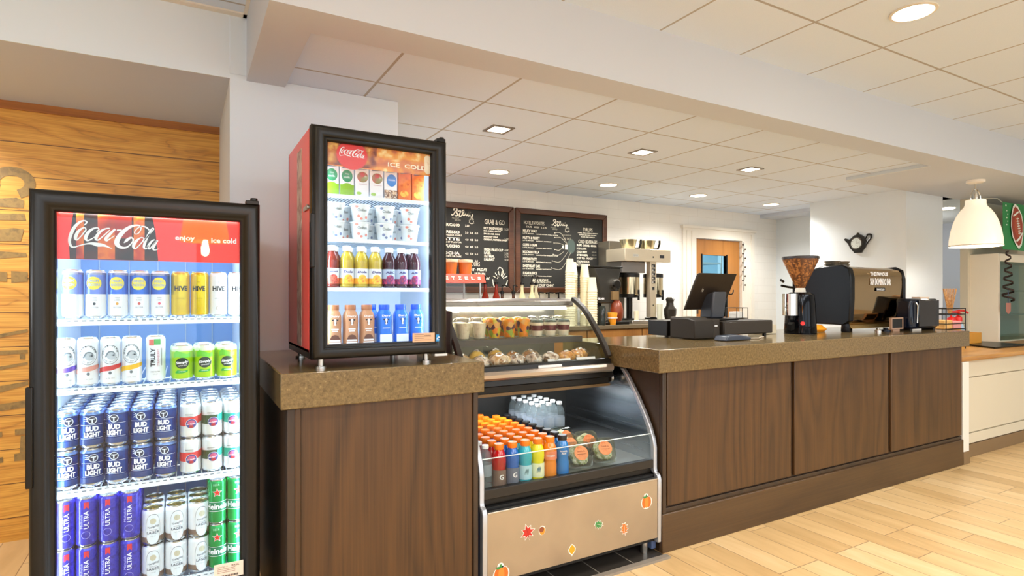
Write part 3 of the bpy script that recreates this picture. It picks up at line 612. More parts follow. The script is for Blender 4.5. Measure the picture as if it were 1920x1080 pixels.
def p_claw(col):
    def g(f, r, h):
        f.ring(0, .100, .0245, .030, .0011, INK, 1)
        for i, ch in enumerate('WHITE CLAW'):
            a = PI*1.02-i*PI*.105; f.text(ch, .020*math.cos(a), .104+.025*math.sin(a), .0055, INK, 2, rot=a-PI/2, bold=.02) if ch != ' ' else None
        for i, ch in enumerate('HARD SELTZER'):
            a = PI*1.16+i*PI*.062; f.text(ch, .0195*math.cos(a), .101+.0245*math.sin(a), .0035, INK, 2, rot=a+PI/2) if ch != ' ' else None
        g1 = mat('wave_grey', '#b9c0c6', .4); f.ellipse(.004, .096, .013, .013, g1, 1); f.stroke([(-.012, .092, .004), (-.004, .108, .004), (.008, .108, .003), (.010, .100, .003), (.003, .098, .002)], mat('wave_dark', '#6c757c', .4), 3); f.ellipse(.009, .0975, .003, .0025, INK, 4, n=10)
        f.stroke([(-.042, .046, .014), (-.02, .053, .015), (0, .056, .015), (.02, .061, .014), (.042, .066, .010)], col, 1)
        f.ellipse(0, .041, .0042, .0048, mat('wave_dark', '#6c757c', .4), 3, n=14); f.text('12 FL OZ', 0, .024, .0025, INK, 2, w=.024)
    return g
CL = [('purple', '#6a4fc0'), ('peach', '#dd9a8c'), ('red', '#cc3a38'), ('yellow', '#e8b614')]
for i, (nm, c) in enumerate(CL):
    o = can('seltzer_can', RS, HS, [(0, CW)], label='proto', print_=p_claw(cm('stroke_'+nm, c, .4, 0)))
    place(o, USED, (-.331+i*.0585+(.002 if i > 1 else 0), 2.292, SH1[1]), 'slim white can with wave emblem and a %s brush stroke' % nm, group='slim white cans on the second shelf', rz=(.3, .15, .05, 0)[i])
def p_truly(f, r, h):
    f.rect(-.019, -.004, .124, .144, cm('print_salmon', '#e06a5a', .4, 0), 1); f.rect(-.004, .015, .126, .145, cm('print_green', '#4cb04a', .4, 0), 1)
    f.text('TRULY', -.007, .084, .014, INK, 2, rot=PI/2, w=.062, bold=.03); f.text('STRAWBERRY', .0085, .082, .007, cm('print_rose', '#c0606a', .4, 0), 2, rot=PI/2, w=.058); f.rect(.0175, .019, .056, .115, INK, 2)
    f.text('HARD SELTZER', 0, .036, .0035, INK, 2, w=.026); f.text('12 FL OZ', 0, .028, .0025, INK, 2, w=.013)
place(can('white_can', RS, HS, [(0, CW)], label='proto', print_=p_truly), USED, (-.0865, 2.30, SH1[1]), 'single white slim can with upright black lettering and a red and green corner', group='slim white cans on the second shelf')
LIME = cm('can_lime', '#a8d413', .3, .2)
def p_lime(f, r, h):
    G = cm('print_leaf', '#6cc82c', .4, 0); f.poly([(-.028, .094), (-.018, .103), (-.004, .098), (.014, .09), (.026, .096), (.026, .080), (.004, .076), (-.012, .082), (-.028, .078)], G, 1)
    f.ellipse(0, .060, .0205, .0185, mat('lime_badge', '#20301c', .4), 2); f.text('Simply', 0, .062, .011, WHT, 3, w=.037, bold=.03, shear=.2, rot=.12); f.text('SPIKED', .001, .052, .004, WHT, 3, w=.024, rot=.1)
    f.poly([(-.021, .030), (-.014, .037), (.002, .034), (.018, .037), (.016, .029), (0, .026), (-.02, .026)], cm('print_grass', '#2ca83c', .4, 0), 1); f.text('LIMEADE', 0, .0315, .0035, WHT, 3, w=.02)
LC = can('lime_can', RB, HB_, [(0, LIME), (.1, cm('can_pale_lime', '#dcefc0', .3, .2))], label='proto', print_=p_lime)
for i, x in enumerate((-.0085, .060, .130)):
    for j in range(2):
        place(LC, USED, (x-.004*j, 2.30+.0665*j, SH1[1]), 'squat lime-green can with a dark round badge, %s from the left, %s row' % (nth(i), ('front', 'back')[j]), group='lime-green cans on the second shelf')
BL = noisy('can_navy_blue', ['#12327e', '#1b479e', '#0f2864'], 40, .25); BL.node_tree.nodes['Principled BSDF'].inputs['Metallic'].default_value = .45
def p_bud(f, r, h):
    ws = mat('silver_print', '#dfe6f2', .35)
    f.ring(0, .093, .0115, .0115, .0022, ws, 2); f.ellipse(0, .093, .0105, .0105, mat('badge_navy', '#101b3a', .4), 1)
    f.poly([(-.008, .098), (.008, .098), (.006, .0945), (.0018, .0945), (.0018, .086), (0, .083), (-.0018, .086), (-.0018, .0945), (-.006, .0945)], ws, 3)
    for k in range(3): f.stroke([(-.012, .1-.005*k, .0028), (-.018, .104-.006*k, .002), (-.023, .104-.007*k, .001)], ws, 2)
    f.text('BUD', 0, .0655, .0165, WHT, 3, w=.034, bold=.055); f.text('LIGHT', 0, .0465, .0165, WHT, 3, w=.043, bold=.055)
    f.rect(-.033, .033, .0775, .0785, ws, 2); f.rect(-.033, .033, .0345, .0355, ws, 2); f.rect(-.04, .04, .014, .031, mat('band_blue', '#1e3c78', .35), 1)
BC = can('beer_can', RB, HB_, [(0, ALU), (.012, BL), (.109, cm('can_silver_blue', '#6f8cc4', .25, .6))], label='proto', print_=p_bud)
bx = [-.3285, -.262, -.1935, -.1265, -.058]
layer = ('bottom', 'top')
for i, x in enumerate(bx):
    for j in range(7):
        for k in range(2):
            place(BC, USED, (x+.0012*math.sin(5*i+3*j), 2.300+.0665*j, SH1[2]+.1215*k), 'navy-blue beer can on the %s layer, %s column from left, %s from door' % (layer[k], nth(i), ORD[j]), group='navy-blue beer cans on the third shelf', rz=.12*math.sin(2.1*i+k+j)+(.2 if i in (0, 1) else 0)-.05*i)
def p_craft(c1, c2):
    def g(f, r, h):
        f.poly([(-.05, .046), (-.02, .044), (.012, .050), (.05, .058), (.05, .082), (.012, .075), (-.05, .075)], c1, 1); f.poly([(.010, .050), (.05, .058), (.05, .083), (.016, .075)], c2, 2)
        f.text('BREWING', -.004, .083, .004, INK, 2, w=.024); f.text('COMPANY', -.004, .0775, .002, INK, 2, w=.02)
        f.ellipse(.002, .052, .0165, .0165, WHT, 3); f.ellipse(.002, .052, .0155, .0155, mat('logo_indigo', '#3c3f86', .4), 4); f.ellipse(.002, .055, .011, .009, mat('logo_rose', '#c4587a', .4), 5, n=16); f.text('Big Spring', .002, .051, .005, WHT, 6, w=.026, bold=.03, rot=.1); f.ellipse(.002, .042, .007, .0045, mat('logo_red', '#b02830', .4), 5, n=12)
    return g
RC = cm('band_red', '#d63a3a', .4, 0); DG = cm('band_dark_green', '#2c4a30', .4, 0); TG = cm('band_teal', '#12a08a', .4, 0); SVW = cm('can_pearl', '#e6e9ea', .28, .3)
CR = [can('craft_beer_can', RB, HB_, [(0, SVW)], label='proto', print_=p_craft(RC, RC)), can('craft_beer_can', RB, HB_, [(0, SVW)], label='proto', print_=p_craft(DG, TG)), can('craft_beer_can', RB, HB_, [(0, SVW)], label='proto', print_=p_craft(TG, TG))]
for i, x in enumerate((.0165, .0835, .1505)):
    for j in range(5):
        for k in range(2):
            place(CR[i], USED, (x, 2.300+.0665*j, SH1[2]+.1215*k), 'pearl-white can with %s, %s layer, %s from door' % (('a red band', 'a dark green and teal band', 'a teal band')[i], layer[k], ORD[j]), group='pearl-white banded cans on the third shelf', rz=(0, 0, -.15)[i])
UL = noisy('can_violet_blue', ['#3a34b4', '#4a48cf', '#2c2a96'], 50, .22); UL.node_tree.nodes['Principled BSDF'].inputs['Metallic'].default_value = .5
def p_ultra(f, r, h):
    f.rect(-.004, .009, .122, .144, cm('print_ribbon_red', '#d83040', .35, 0), 2); f.poly([(-.004, .122), (.009, .122), (.0025, .128)], UL, 3)
    f.text('ULTRA', .002, .088, .0125, WHT, 2, rot=PI/2, w=.056, bold=.01); f.text('Michelob', -.010, .084, .006, mat('label_mist', '#b9b8ee', .4), 2, rot=PI/2, w=.045); f.ring(.001, .040, .011, .011, .0007, mat('label_mist', '#b9b8ee', .4), 2)
UC = can('tall_beer_can', RS, HS, [(0, UL)], label='proto', print_=p_ultra)
for i, x in enumerate((-.333, -.2755, -.2165, -.158)):
    for j in range(4):
        for k in range(2):
            place(UC, USED, (x, 2.293+.0585*j, SH1[3]+.156*k), 'slim violet-blue can, %s layer, %s column from left, %s from door' % (layer[k], nth(i), ORD[j]), group='violet-blue cans on the bottom shelf', rz=(.25, .0, -.1, -.1)[i])
LG = cm('can_taupe', '#8a7468', .3, .3); GL = cm('lid_gold', '#a8924a', .25, .8)
def p_lager(f, r, h):
    W_ = mat('lager_label', '#e3e7ea', .4); nv = mat('label_navy', '#26304e', .5)
    pts = [(.0185*math.copysign(abs(math.cos(a))**.8, math.cos(a)), .056+.048*math.copysign(abs(math.sin(a))**.8, math.sin(a))) for a in [2*PI*k/36 for k in range(36)]]
    f.poly([(a*1.14, (b-.056)*1.05+.056) for a, b in pts], nv, 1); f.poly([(a*1.10, (b-.056)*1.025+.056) for a, b in pts], W_, 2)
    f.ellipse(0, .083, .009, .010, mat('lager_crest', '#c8c0a6', .5), 3, n=16); f.text('Yuengling', 0, .064, .009, nv, 4, w=.033, shear=.4, rot=.18); f.text('TRADITIONAL', 0, .0545, .0025, nv, 4, w=.022); f.text('LAGER', 0, .046, .009, nv, 4, w=.034, bold=.01); f.text('12 FL OZ', 0, .034, .002, nv, 4, w=.014)
LA = can('lager_can', RB, HB_, [(0, ALU), (.012, LG), (.03, CW), (.1, CW)], lid=GL, label='proto', print_=p_lager)
for i, x in enumerate((-.0945, -.0265, .041)):
    for j in range(3):
        for k in range(2):
            place(LA, USED, (x, 2.300+.0665*j, SH1[3]+.1215*k), 'gold-lidded lager can, %s layer, %s column from left, %s from door' % (layer[k], nth(i), ORD[j]), group='lager cans on the bottom shelf', rz=(.05, .1, .3)[i])
HK = cm('can_emerald', '#0f9a4c', .22, .5)
def p_hein(f, r, h):
    f.star(-.002, .112, .0165, WHT, 2); f.star(-.002, .112, .0135, REDP, 3); f.rect(-.05, .05, .048, .079, cm('band_emerald_dark', '#0c7a52', .3, .2), 1); f.rect(-.05, .05, .079, .0802, WHT, 2); f.rect(-.05, .05, .0468, .048, WHT, 2)
    f.text('Heineken', .006, .0645, .020, WHT, 3, w=.092, bold=.03); f.text('BEER', -.004, .140, .007, mat('label_mint', '#9fe0bc', .4), 2, w=.02)
HC = can('green_beer_can', RS, HS, [(0, HK)], label='proto', print_=p_hein)
for i, x in enumerate((.0995, .158)):
    for j in range(4):
        for k in range(2):
            place(HC, USED, (x, 2.293+.0585*j, SH1[3]+.156*k), 'green can with red star, %s layer, %s column, %s from door' % (layer[k], ('left', 'right')[i], ORD[j]), group='emerald-green cans on the bottom shelf', rz=(.0, .35)[i])
# ================================================================ small red cooler on the end cabinet
X0, X1, YF, YB = .385, .895, 2.10, 2.62; O = (.64, 2.36, 1.01)
RED = mat('cooler_red', '#f8584c', .3); 
cc = thing('countertop_cooler', 'small red cooler with black glass door standing on the stone slab', 'cooler', O)
m = MB(O); m.box(X0, X0+.02, 2.155, YB, 1.065, 1.865, RED).box(X1-.02, X1, 2.155, YB, 1.065, 1.865, RED).box(X0+.0005, X1-.0005, 2.155, YB, 1.85, 1.872, RED).box(X0, X1, YB-.02, YB+.001, 1.065, 1.865, RED).box(X0, X1, 2.155, YB, 1.045, 1.08, BLACK); m.build('cabinet_shell', cc, bevel=.003)
gl = noisy('side_graphic', ['#c9a08c', '#d8c0b0', '#a8786a', '#e8d8cc'], 12, .4); 
MB(O).box(X0-.001, X0, 2.30, 2.40, 1.08, 1.83, gl).build('side_graphic', cc)
m = MB(O); m.box(X0+.02, X0+.024, 2.155, YB-.02, 1.08, 1.85, INNER).box(X1-.024, X1-.02, 2.155, YB-.02, 1.08, 1.85, INNER).box(X0+.02, X1-.02, YB-.024, YB-.02, 1.08, 1.85, INNER).box(X0+.02, X1-.02, 2.155, YB-.02, 1.846, 1.85, INNER).box(X0+.02, X1-.02, 2.155, YB-.02, 1.08, 1.086, INNER).build('liner', cc)
dr = door_frame('door', cc, O, X0, X1, 1.046, 1.874, YF, .05, .058, .05, .05, FR1)
MB(O).box(X0+.05, X1-.05, YF+.028, YF+.033, 1.085, 1.83, thin_glass('small_cooler_glass', '#f8fcff', .012)).build('glass_pane', dr)
MB(O).box(X0-.004, X0+.012, YF+.0, YF+.028, 1.37, 1.56, BLACK).box(X0-.006, X0, YF+.004, YF+.02, 1.39, 1.53, DARK).build('handle', dr, bevel=.003)
MB(O).box(X1-.04, X1-.004, YF+.006, YF+.04, 1.872, 1.886, BLACK).cyl((X1-.016, YF+.02, 1.885), (X1-.016, YF+.02, 1.893), .01, BLACK).build('hinge', cc, bevel=.002)
MB(O).box(X1-.05, X1+.004, YF+.006, YF+.045, 1.034, 1.046, STEEL).build('lower_hinge', cc, bevel=.002)
m = MB(O); m.box(X0-.006, X0, 2.16, 2.24, 1.58, 1.595, STEEL).cyl((X0-.006, 2.165, 1.588), (X0+.004, 2.165, 1.588), .011, STEEL); m.build('door_lock', cc)
for x, y in ((X0+.04, 2.15), (X1-.07, 2.15), (X0+.04, YB-.05), (X1-.07, YB-.05)):
    MB(O).lathe([(0, 0), (.02, 0), (.02, .008), (.011, .01), (.011, .036), (0, .036)], STEEL, (x, y, 1.010), n=16).build('foot', cc)
m = MB(O); m.box(X0+.028, X0+.034, 2.17, 2.178, 1.1, 1.72, LEDM).box(X1-.034, X1-.028, 2.17, 2.178, 1.1, 1.72, LEDM); m.build('light_strip', cc)
for x, s in ((X0+.04, 1), (X1-.04, -1)): lamp('cooler_tube_light', 'AREA', (x, 2.168, 1.42), .9, COOL, .012, rot=(math.radians(90), 0, math.radians(-40*s)), size_y=.62)
# picture header stuck behind the glass
f = Flat(); hz0, hz1 = 1.742, 1.832; x0, x1 = X0+.058, X1-.028
f.rect(x0, .625, hz0+.002, hz1, noisy('ice_brown', ['#3a1608', '#8a3a14', '#c8701c', '#e8b04a'], 30, .4), 0); f.rect(.625, x1-.018, hz0-.002, hz1, noisy('ice_amber', ['#a8481a', '#d87420', '#eb9a30', '#f8dc98'], 26, .35), 0)
f.ellipse(.533, 1.785, .057, .052, REDP, 1); f.script(COKE, WHT, .533, 1.795, .092, (145, 1730, 500), 2)
f.text('ICE  COLD', .745, 1.768, .0165, mat('print_peach', '#fff0cc', .4), 2, w=.155, bold=.02)
f.poly([(x1-.040+.014*math.cos(a), 1.783+(.024 if math.sin(a) > 0 else -.024)+.012*math.sin(a)) for a in [2*PI*k/20 for k in range(20)]], mat('badge_cream', '#f4d9b4', .4), 3)
f.text('3', x1-.040, 1.788, .012, mat('badge_peach', '#d89a5c', .4), 4)
hs = MB(O).box(x0, x1-.018, YF+.036, YF+.040, hz0, hz1, mat('header_card', '#e07a1c', .4, emit='#e07a1c', es=.25)).build('header_sign', cc)
f.build('header_print', hs, o=(0, YF+.036, 0))
sk = MB(O).box(.755, .845, YF+.006, YF+.008, 1.093, 1.128, mat('tan_sticker', '#cfa987', .6)).build('paper_sticker', dr)
f = Flat()
for k in range(4): f.rect(.762, .80+.03*(k % 2), 1.121-k*.007, 1.1225-k*.007, mat('fine_print', '#8d7466', .6), 1)
f.text('WARNING', .815, 1.118, .004, INK, 1); f.build('sticker_print', sk, o=(0, YF+.006, 0))
sk = MB(O).box(.848, .874, YF+.001, YF+.003, 1.094, 1.120, mat('energy_blue', '#1f86c8', .4)).build('round_corner_sticker', dr); f = Flat(); f.stroke([(.851, 1.103, .002), (.858, 1.111, .003), (.866, 1.108, .002), (.871, 1.114, .001)], WHT, 1); f.text('energy', .861, 1.099, .004, WHT, 1, w=.02); f.build('sticker_print', sk, o=(0, YF+.001, 0))
SH2 = [1.648, 1.486, 1.303]
lamp('cooler_top_fill', 'AREA', (.64, 2.38, 1.842), .7, COOL, .4, size_y=.3)  # added fill inside the small cooler, not one of its lamps
for z in SH2: lamp('cooler_shelf_fill', 'AREA', (.64, 2.20, z-.02), .26, COOL, .42, rot=(math.radians(25), 0, 0), size_y=.02)  # added fill lamps below the shelves, without fittings
DKW = mat('dark_wire', '#6f777c', .4, .5)
for z in SH2:
    s_ = MB(O); s_.box(X0+.028, X1-.028, 2.172, 2.178, z-.016, z-.002, RAIL); W_ = DKW if z > 1.6 else RAIL
    for k in range(34): s_.box(X0+.03+k*.0133, X0+.0325+k*.0133, 2.178, YB-.03, z-.005, z-.002, W_)
    s_.box(X0+.028, X1-.028, YB-.04, YB-.035, z-.008, z-.004, W_).build('shelf', cc)
# juice cartons
def carton(base, fn):
    b = MB(); b.box(-.0255, .0255, -.019, .019, 0, .119, base).box(-.0255, .0255, -.019, .019, .1191, .1215, mat('carton_fold', '#cdd2dc', .5))
    o = b.build('juice_carton', bevel=.0015); tag(o, 'proto', 'carton', 'cartons on the top shelf of the small cooler'); LAB.pop('proto', None)
    f = Flat(); f.poly([(-.019, .101), (.016, .1045), (.018, .1125), (-.015, .110)], mat('brand_navy', '#1d2350', .4), 3); f.text('Kikkoman'.replace('Kikkoman', 'HORIZON'), 0, .107, .0048, WHT, 4, w=.026, bold=.03, rot=.06); fn(f)
    f.build('printed_front', o, o=(0, -.019, 0)); return o
def c_green(f): f.ellipse(0, .072, .0225, .025, WHT, 1); f.ellipse(0, .072, .0205, .023, mat('carton_green', '#2f8a58', .45), 2); f.text('Soy', 0, .080, .008, WHT, 3, w=.014); f.text('milk', 0, .068, .008, WHT, 3, w=.022); f.rect(-.0255, .0255, 0, .04, noisy('carton_leaf', ['#8ab81c', '#c4d42c', '#5a9a1e', '#e0c030'], 60, .45), 1); f.ellipse(0, .032, .02, .014, noisy('carton_leaf', ['#8ab81c'], 60), 2)
def c_berry(f): f.ellipse(.002, .074, .0225, .022, WHT, 1); f.ellipse(.002, .074, .021, .020, noisy('carton_berry', ['#c23a34', '#a85a3c', '#7d8f54', '#d8c8b0'], 70, .45), 2); f.ellipse(.001, .083, .010, .009, mat('berry_red', '#c03a30', .4), 3, n=14); f.text('Strawberry', .004, .047, .005, mat('print_mauve', '#a8647a', .5), 2, w=.03); f.ellipse(-.012, .012, .01, .006, mat('leaf_light', '#a4cc5c', .5), 2, n=12)
def c_blue(f): f.ellipse(.003, .072, .0195, .024, mat('carton_sky', '#3f86d8', .45), 2); f.text('Vanilla', .003, .074, .007, WHT, 3, w=.028); f.rect(-.0255, .0255, 0, .034, noisy('carton_almond', ['#b8683a', '#f0d8b8', '#7a4a34', '#f8efe0'], 70, .45), 1)
def c_orange(f): f.ellipse(0, .068, .02, .024, noisy('carton_rust', ['#c8501c', '#e8842c', '#b8401a'], 80, .45), 2); f.ellipse(-.002, .024, .017, .013, noisy('carton_oranges', ['#f8a030', '#f0c050', '#e87a20'], 60, .45), 2)
CWH = mat('carton_white', '#eef0f4', .45); CORG = mat('carton_orange', '#e07230', .45)
G_, B_, S_, R_ = carton(CWH, c_green), carton(CWH, c_berry), carton(CWH, c_blue), carton(CORG, c_orange)
for k, x, p, lb in ((0, .4735, G_, 'carton with a green disc over leaves, first from the left'), (1, .5295, G_, 'carton with a green disc over leaves, second from the left'), (2, .586, B_, 'pale carton with a strawberry picture, left one of the pair'), (3, .642, B_, 'pale carton with a strawberry picture, right one of the pair'),
                    (4, .698, S_, 'white carton with a sky-blue disc, fifth along the top shelf'), (5, .7545, R_, 'orange carton, left one of the pair'), (6, .8105, R_, 'orange carton, right one of the pair')):
    place(p, USED, (x, 2.215, SH2[0]), lb, group='cartons on the top shelf of the small cooler')
# yoghurt tubs
def tub(fruit, accent):
    b = MB(); W_ = mat('tub_white', '#e2e8ea', .35)
    b.lathe([(0, 0), (.027, 0), (.0275, .002), (.0365, .060), (.0395, .060), (.0395, .0655), (.037, .066), (0, .066)], W_, n=28)
    o = b.build('yoghurt_tub'); tag(o, 'proto', 'tub', 'yoghurt tubs in the small cooler'); LAB.pop('proto', None)
    f = Flat(); f.text('Chobani', .0, .043, .0105, mat('tub_ink', '#2f4a4a', .5), 2, w=.033)
    for k, (x, z) in enumerate(((-.014, .020), (-.003, .010), (.018, .016), (-.02, .055))): f.ellipse(x, z, .006, .0045 if k % 2 else .0055, fruit if k != 3 else accent, 1, n=12)
    f.build('printed_label', o, radius=.032, rfun=lambda z: .0275+.0092*max(0, min(1, z/.06)), base=.0006); MB().lathe([(0, .0665), (.0385, .0663), (.039, .0667), (0, .0670)], mat('foil_lid', '#dfe3e4', .3, .4), n=24).build('foil_lid', o)
    return o
TB = tub(mat('blueberry', '#7d88ac', .5), mat('blueberry', '#7d88ac', .5)); TS = tub(mat('strawberry', '#e89080', .5), mat('strawberry', '#e89080', .5))
for i, (x, p) in enumerate(((.490, TB), (.585, TS), (.682, TB), (.7835, TS))):
    for j in range(3):
        for k in range(2):
            pp = p if j % 2 == 0 else (TS if p is TB else TB)
            place(pp, USED, (x+.045*(j % 2)*(1 if i < 3 else 0), 2.222+.083*j, SH2[1]+.0672*k), '%s yoghurt tub, %s tier, %s stack from left, %s from door' % (('blueberry' if pp is TB else 'strawberry'), ('lower', 'upper')[k], nth(i), ORD[j]), group='yoghurt tubs in the small cooler')
# juice bottles
def juice(liq, label_fn, r=.0262, cap=WHT):
    b = MB(); H = .155
    b.lathe([(0, .002), (r*.8, .0), (r, .004), (r, .006), (r*.96, .009), (r, .012), (r, .072), (r*.97, .074), (r*.98, .078), (r, .092), (r*.96, .106), (r*.72, .122), (r*.5, .132), (r*.46, .138), (r*.46, .142), (0, .142)], liq, n=22)
    o = b.build('juice_bottle'); tag(o, 'proto', 'bottle', 'juice bottles in the small cooler'); LAB.pop('proto', None)
    MB().lathe([(r*.58, .137), (r*.6, .138), (r*.6, .153), (r*.56, .1555), (0, .1555)], cap, n=20).build('cap', o)
    f = Flat(); label_fn(f, r); f.build('printed_label', o, radius=r); return o
def jl(a, bcol, txt):
    def g(f, r):
        f.rect(-r*2.6, r*2.6, .013, .071, a, 0); f.rect(-r*2.6, r*2.6, .013, .034, bcol, 1); f.ellipse(0, .036, .015, .012, bcol, 2); f.text(txt, 0, .058, .009, mat('label_violet', '#3a2a78', .4), 3, w=.034, bold=.03, shear=.2)
    return g
LB = mat('label_pale', '#e4ecf2', .4)
J1 = juice(mat('juice_cranberry', '#7a2c20', .08), jl(LB, noisy('label_cranberry', ['#c8302c', '#e06a50', '#8c1c20'], 90, .4), 'Sprout')); J2 = juice(mat('juice_orange', '#b8a032', .08), jl(LB, noisy('label_citrus', ['#f0842c', '#f8c83c', '#e86a20'], 70, .4), 'Dole')); J3 = juice(mat('juice_grape', '#3c1420', .08), jl(mat('label_sky', '#b8cce8', .4), noisy('label_grape', ['#b03048', '#5a2a6a', '#d8486a'], 90, .4), 'ABC'))
for i, (x, p) in enumerate(((.478, J1), (.533, J2), (.587, J2), (.641, J2), (.6965, J3), (.7465, J3), (.7995, J3))):
    for j in range(2):
        place(p, USED, (x+(.022*j if i < 6 else 0), 2.216+.055*j, SH2[2]), '%s juice bottle with white cap, %s from the left, %s row' % ({J1: 'red', J2: 'golden', J3: 'purple'}[p], nth(i), ('front', 'back')[j]), group='juice bottles in the small cooler', rz=.1*math.sin(3*i))
# milk bottles
def milk(body, cap, low):
    b = MB(); b.lathe([(0, .001), (.024, 0), (.0275, .004), (.028, .03), (.0265, .055), (.0275, .085), (.027, .108), (.022, .122), (.0185, .128), (.0185, .131), (0, .131)], body, n=22, sq=3.2)
    o = b.build('milk_bottle'); tag(o, 'proto', 'bottle', 'milk bottles in the small cooler'); LAB.pop('proto', None)
    MB().lathe([(.0195, .131), (.0205, .132), (.0205, .148), (.0195, .150), (0, .150)], cap, n=22).build('cap', o)
    f = Flat(); f.text('Dairy', 0, .107, .010, WHT, 1, w=.032, bold=.02)
    f.ellipse(0, .088, .005, .011, WHT, 3, n=14); f.poly([(-.013, .096), (-.005, .0965), (-.005, .092), (-.010, .091)], INK, 2); f.poly([(.013, .096), (.010, .091), (.005, .092), (.005, .0965)], INK, 2); f.poly([(-.005, .094), (-.002, .080), (-.0055, .079)], INK, 4); f.poly([(.005, .094), (.0055, .079), (.002, .080)], INK, 4); f.ellipse(0, .077, .004, .0028, WHT, 4, n=10)
    if low == 'choc':
        f.rect(-.013, .013, .058, .062, WHT, 1); f.rect(-.010, .010, .051, .055, WHT, 1); f.poly([(-.019, .022), (-.012, .036), (0, .040), (.012, .036), (.019, .022)], mat('choc_brown', '#6a3a24', .4), 1); f.rect(-.019, .019, .015, .021, WHT, 1); f.rect(-.02, .02, .005, .012, WHT, 1)
    else:
        f.rect(-.014, .014, .058, .062, mat('label_mist_blue', '#bcd4f8', .4), 1); f.rect(-.024, .024, .003, .036, mat('label_snow', '#eef4fb', .4), 1)
    f.build('printed_label', o, o=(0, -.0268, 0), base=.001); return o
MC = milk(mat('milk_cocoa', '#c08a62', .3), mat('cap_cocoa', '#a8683c', .35), 'choc'); MB2 = milk(mat('milk_blue', '#2f78e8', .25), mat('cap_blue', '#1a52d8', .3), 'plain')
for i, (x, p) in enumerate(((.4815, MC), (.5435, MC), (.6065, MC), (.6745, MB2), (.740, MB2), (.8045, MB2))):
    place(p, USED, (x, 2.206, 1.0865), '%s milk bottle with a cow face, %s of its three' % (('cocoa-brown' if p is MC else 'bright blue'), ('left', 'middle', 'right')[i % 3]), group='milk bottles in the small cooler')
place(MB2, USED, (.640, 2.268, 1.0865), 'bright blue milk bottle half hidden behind the brown ones', group='milk bottles in the small cooler')

# ================================================================ refrigerated display case
O = (1.55, 2.5, 0); XL, XR = 1.06, 2.036; XU = 1.986
dc = thing('display_case', 'steel two-level refrigerated display case with curved glass top and autumn stickers', 'display case', O)
SS = noisy('satin_steel', ['#a89c8c', '#b8ab98', '#b0a492'], 3, .3); SS.node_tree.nodes['Principled BSDF'].inputs['Metallic'].default_value = .85
t = NT(mat('wall_steel', '#b4b8bd', .25, 1)); nn = t.n('ShaderNodeTexNoise', Scale=1.0, Detail=2.0); t.l(t.coords((1, 1.2, 60)), nn.inputs[0]); rr = t.math('MULTIPLY_ADD', nn.outputs[0], .25); rr.node.inputs[2].default_value = .12; t.l(rr, t.b.inputs['Roughness']); WS = t.m
SIDE = mat('case_side_blue', '#5a6c94', .35, .3)
# side profile (y, z) from the foot up the front to the canopy
prof = [(2.115, .06), (2.112, .30), (2.112, .372), (2.120, .392), (2.138, .402), (2.142, .415), (2.142, .52), (2.150, .56), (2.175, .62), (2.209, .6785), (2.268, .764), (2.345, .858), (2.375, .888)]
back = [(2.95, .888), (2.95, .06)]
inn = [(y+.028, z) for y, z in prof]
for a, b, ia, ib in ((XL, XL+.008, XL+.008, XL+.010), (XR-.008, XR, XR-.010, XR-.008)):
    MB(O).prism(inn+back, 'x', a, b, SIDE).build('side_panel', dc)
    MB(O).prism([(y+.004, z) for y, z in inn]+[(2.94, .886), (2.94, .06)], 'x', ia, ib, WS).build('inner_liner', dc)
for a, b in ((XL-.004, XL+.02), (XR-.02, XR+.002)):
    MB(O).prism(prof+inn[::-1], 'x', a, b, mat('edge_silver', '#c4c8cf', .3, .7)).build('edge_trim', dc, bevel=.004)
fp = MB(O).box(XL+.02, XR-.02, 2.118, 2.135, .085, .378, SS).box(XL+.02, XR-.02, 2.112, 2.135, .372, .380, STEEL).build('front_panel', dc, bevel=.002)
MB(O).box(XL+.01, XR-.01, 2.145, 2.93, .06, .39, DARK).build('base_unit', dc)
MB(O).box(XL+.02, XR-.02, 2.165, 2.19, .39, .458, BLACK).box(XL+.02, XR-.02, 2.148, 2.165, .42, .462, mat('bumper_black', '#1a1714', .35)).build('air_grille', dc, bevel=.003)
for x in (XL+.06, XR-.06): MB(O).cyl((x, 2.17, .004), (x, 2.17, .07), .018, STEEL).build('foot', dc)
MB(O).box(XR-.03, XR-.002, 2.15, 2.45, .02, .06, SIDE).build('base_rail', dc)
MB(O).box(XL+.01, XR-.01, 2.19, 2.93, .43, .448, mat('deck_grey', '#9a9c98', .35, .4)).build('lower_deck', dc)
MB(O).box(XL+.01, XR-.01, 2.92, 2.93, .44, .9, mat('case_back', '#20201e', .4)).build('back_wall', dc)
g = MB(O); g.prism([(2.160, .462), (2.164, .462), (2.170, .585), (2.166, .585)], 'x', XL+.022, XR-.022, thin_glass('guard_glass', '#f4f8f8', .03)); gg = g.build('guard_glass', dc)
MB(O).box(XL+.022, XR-.022, 2.165, 2.170, .584, .587, mat('glass_edge', '#d5e4e2', .2)).build('polished_edge', gg)
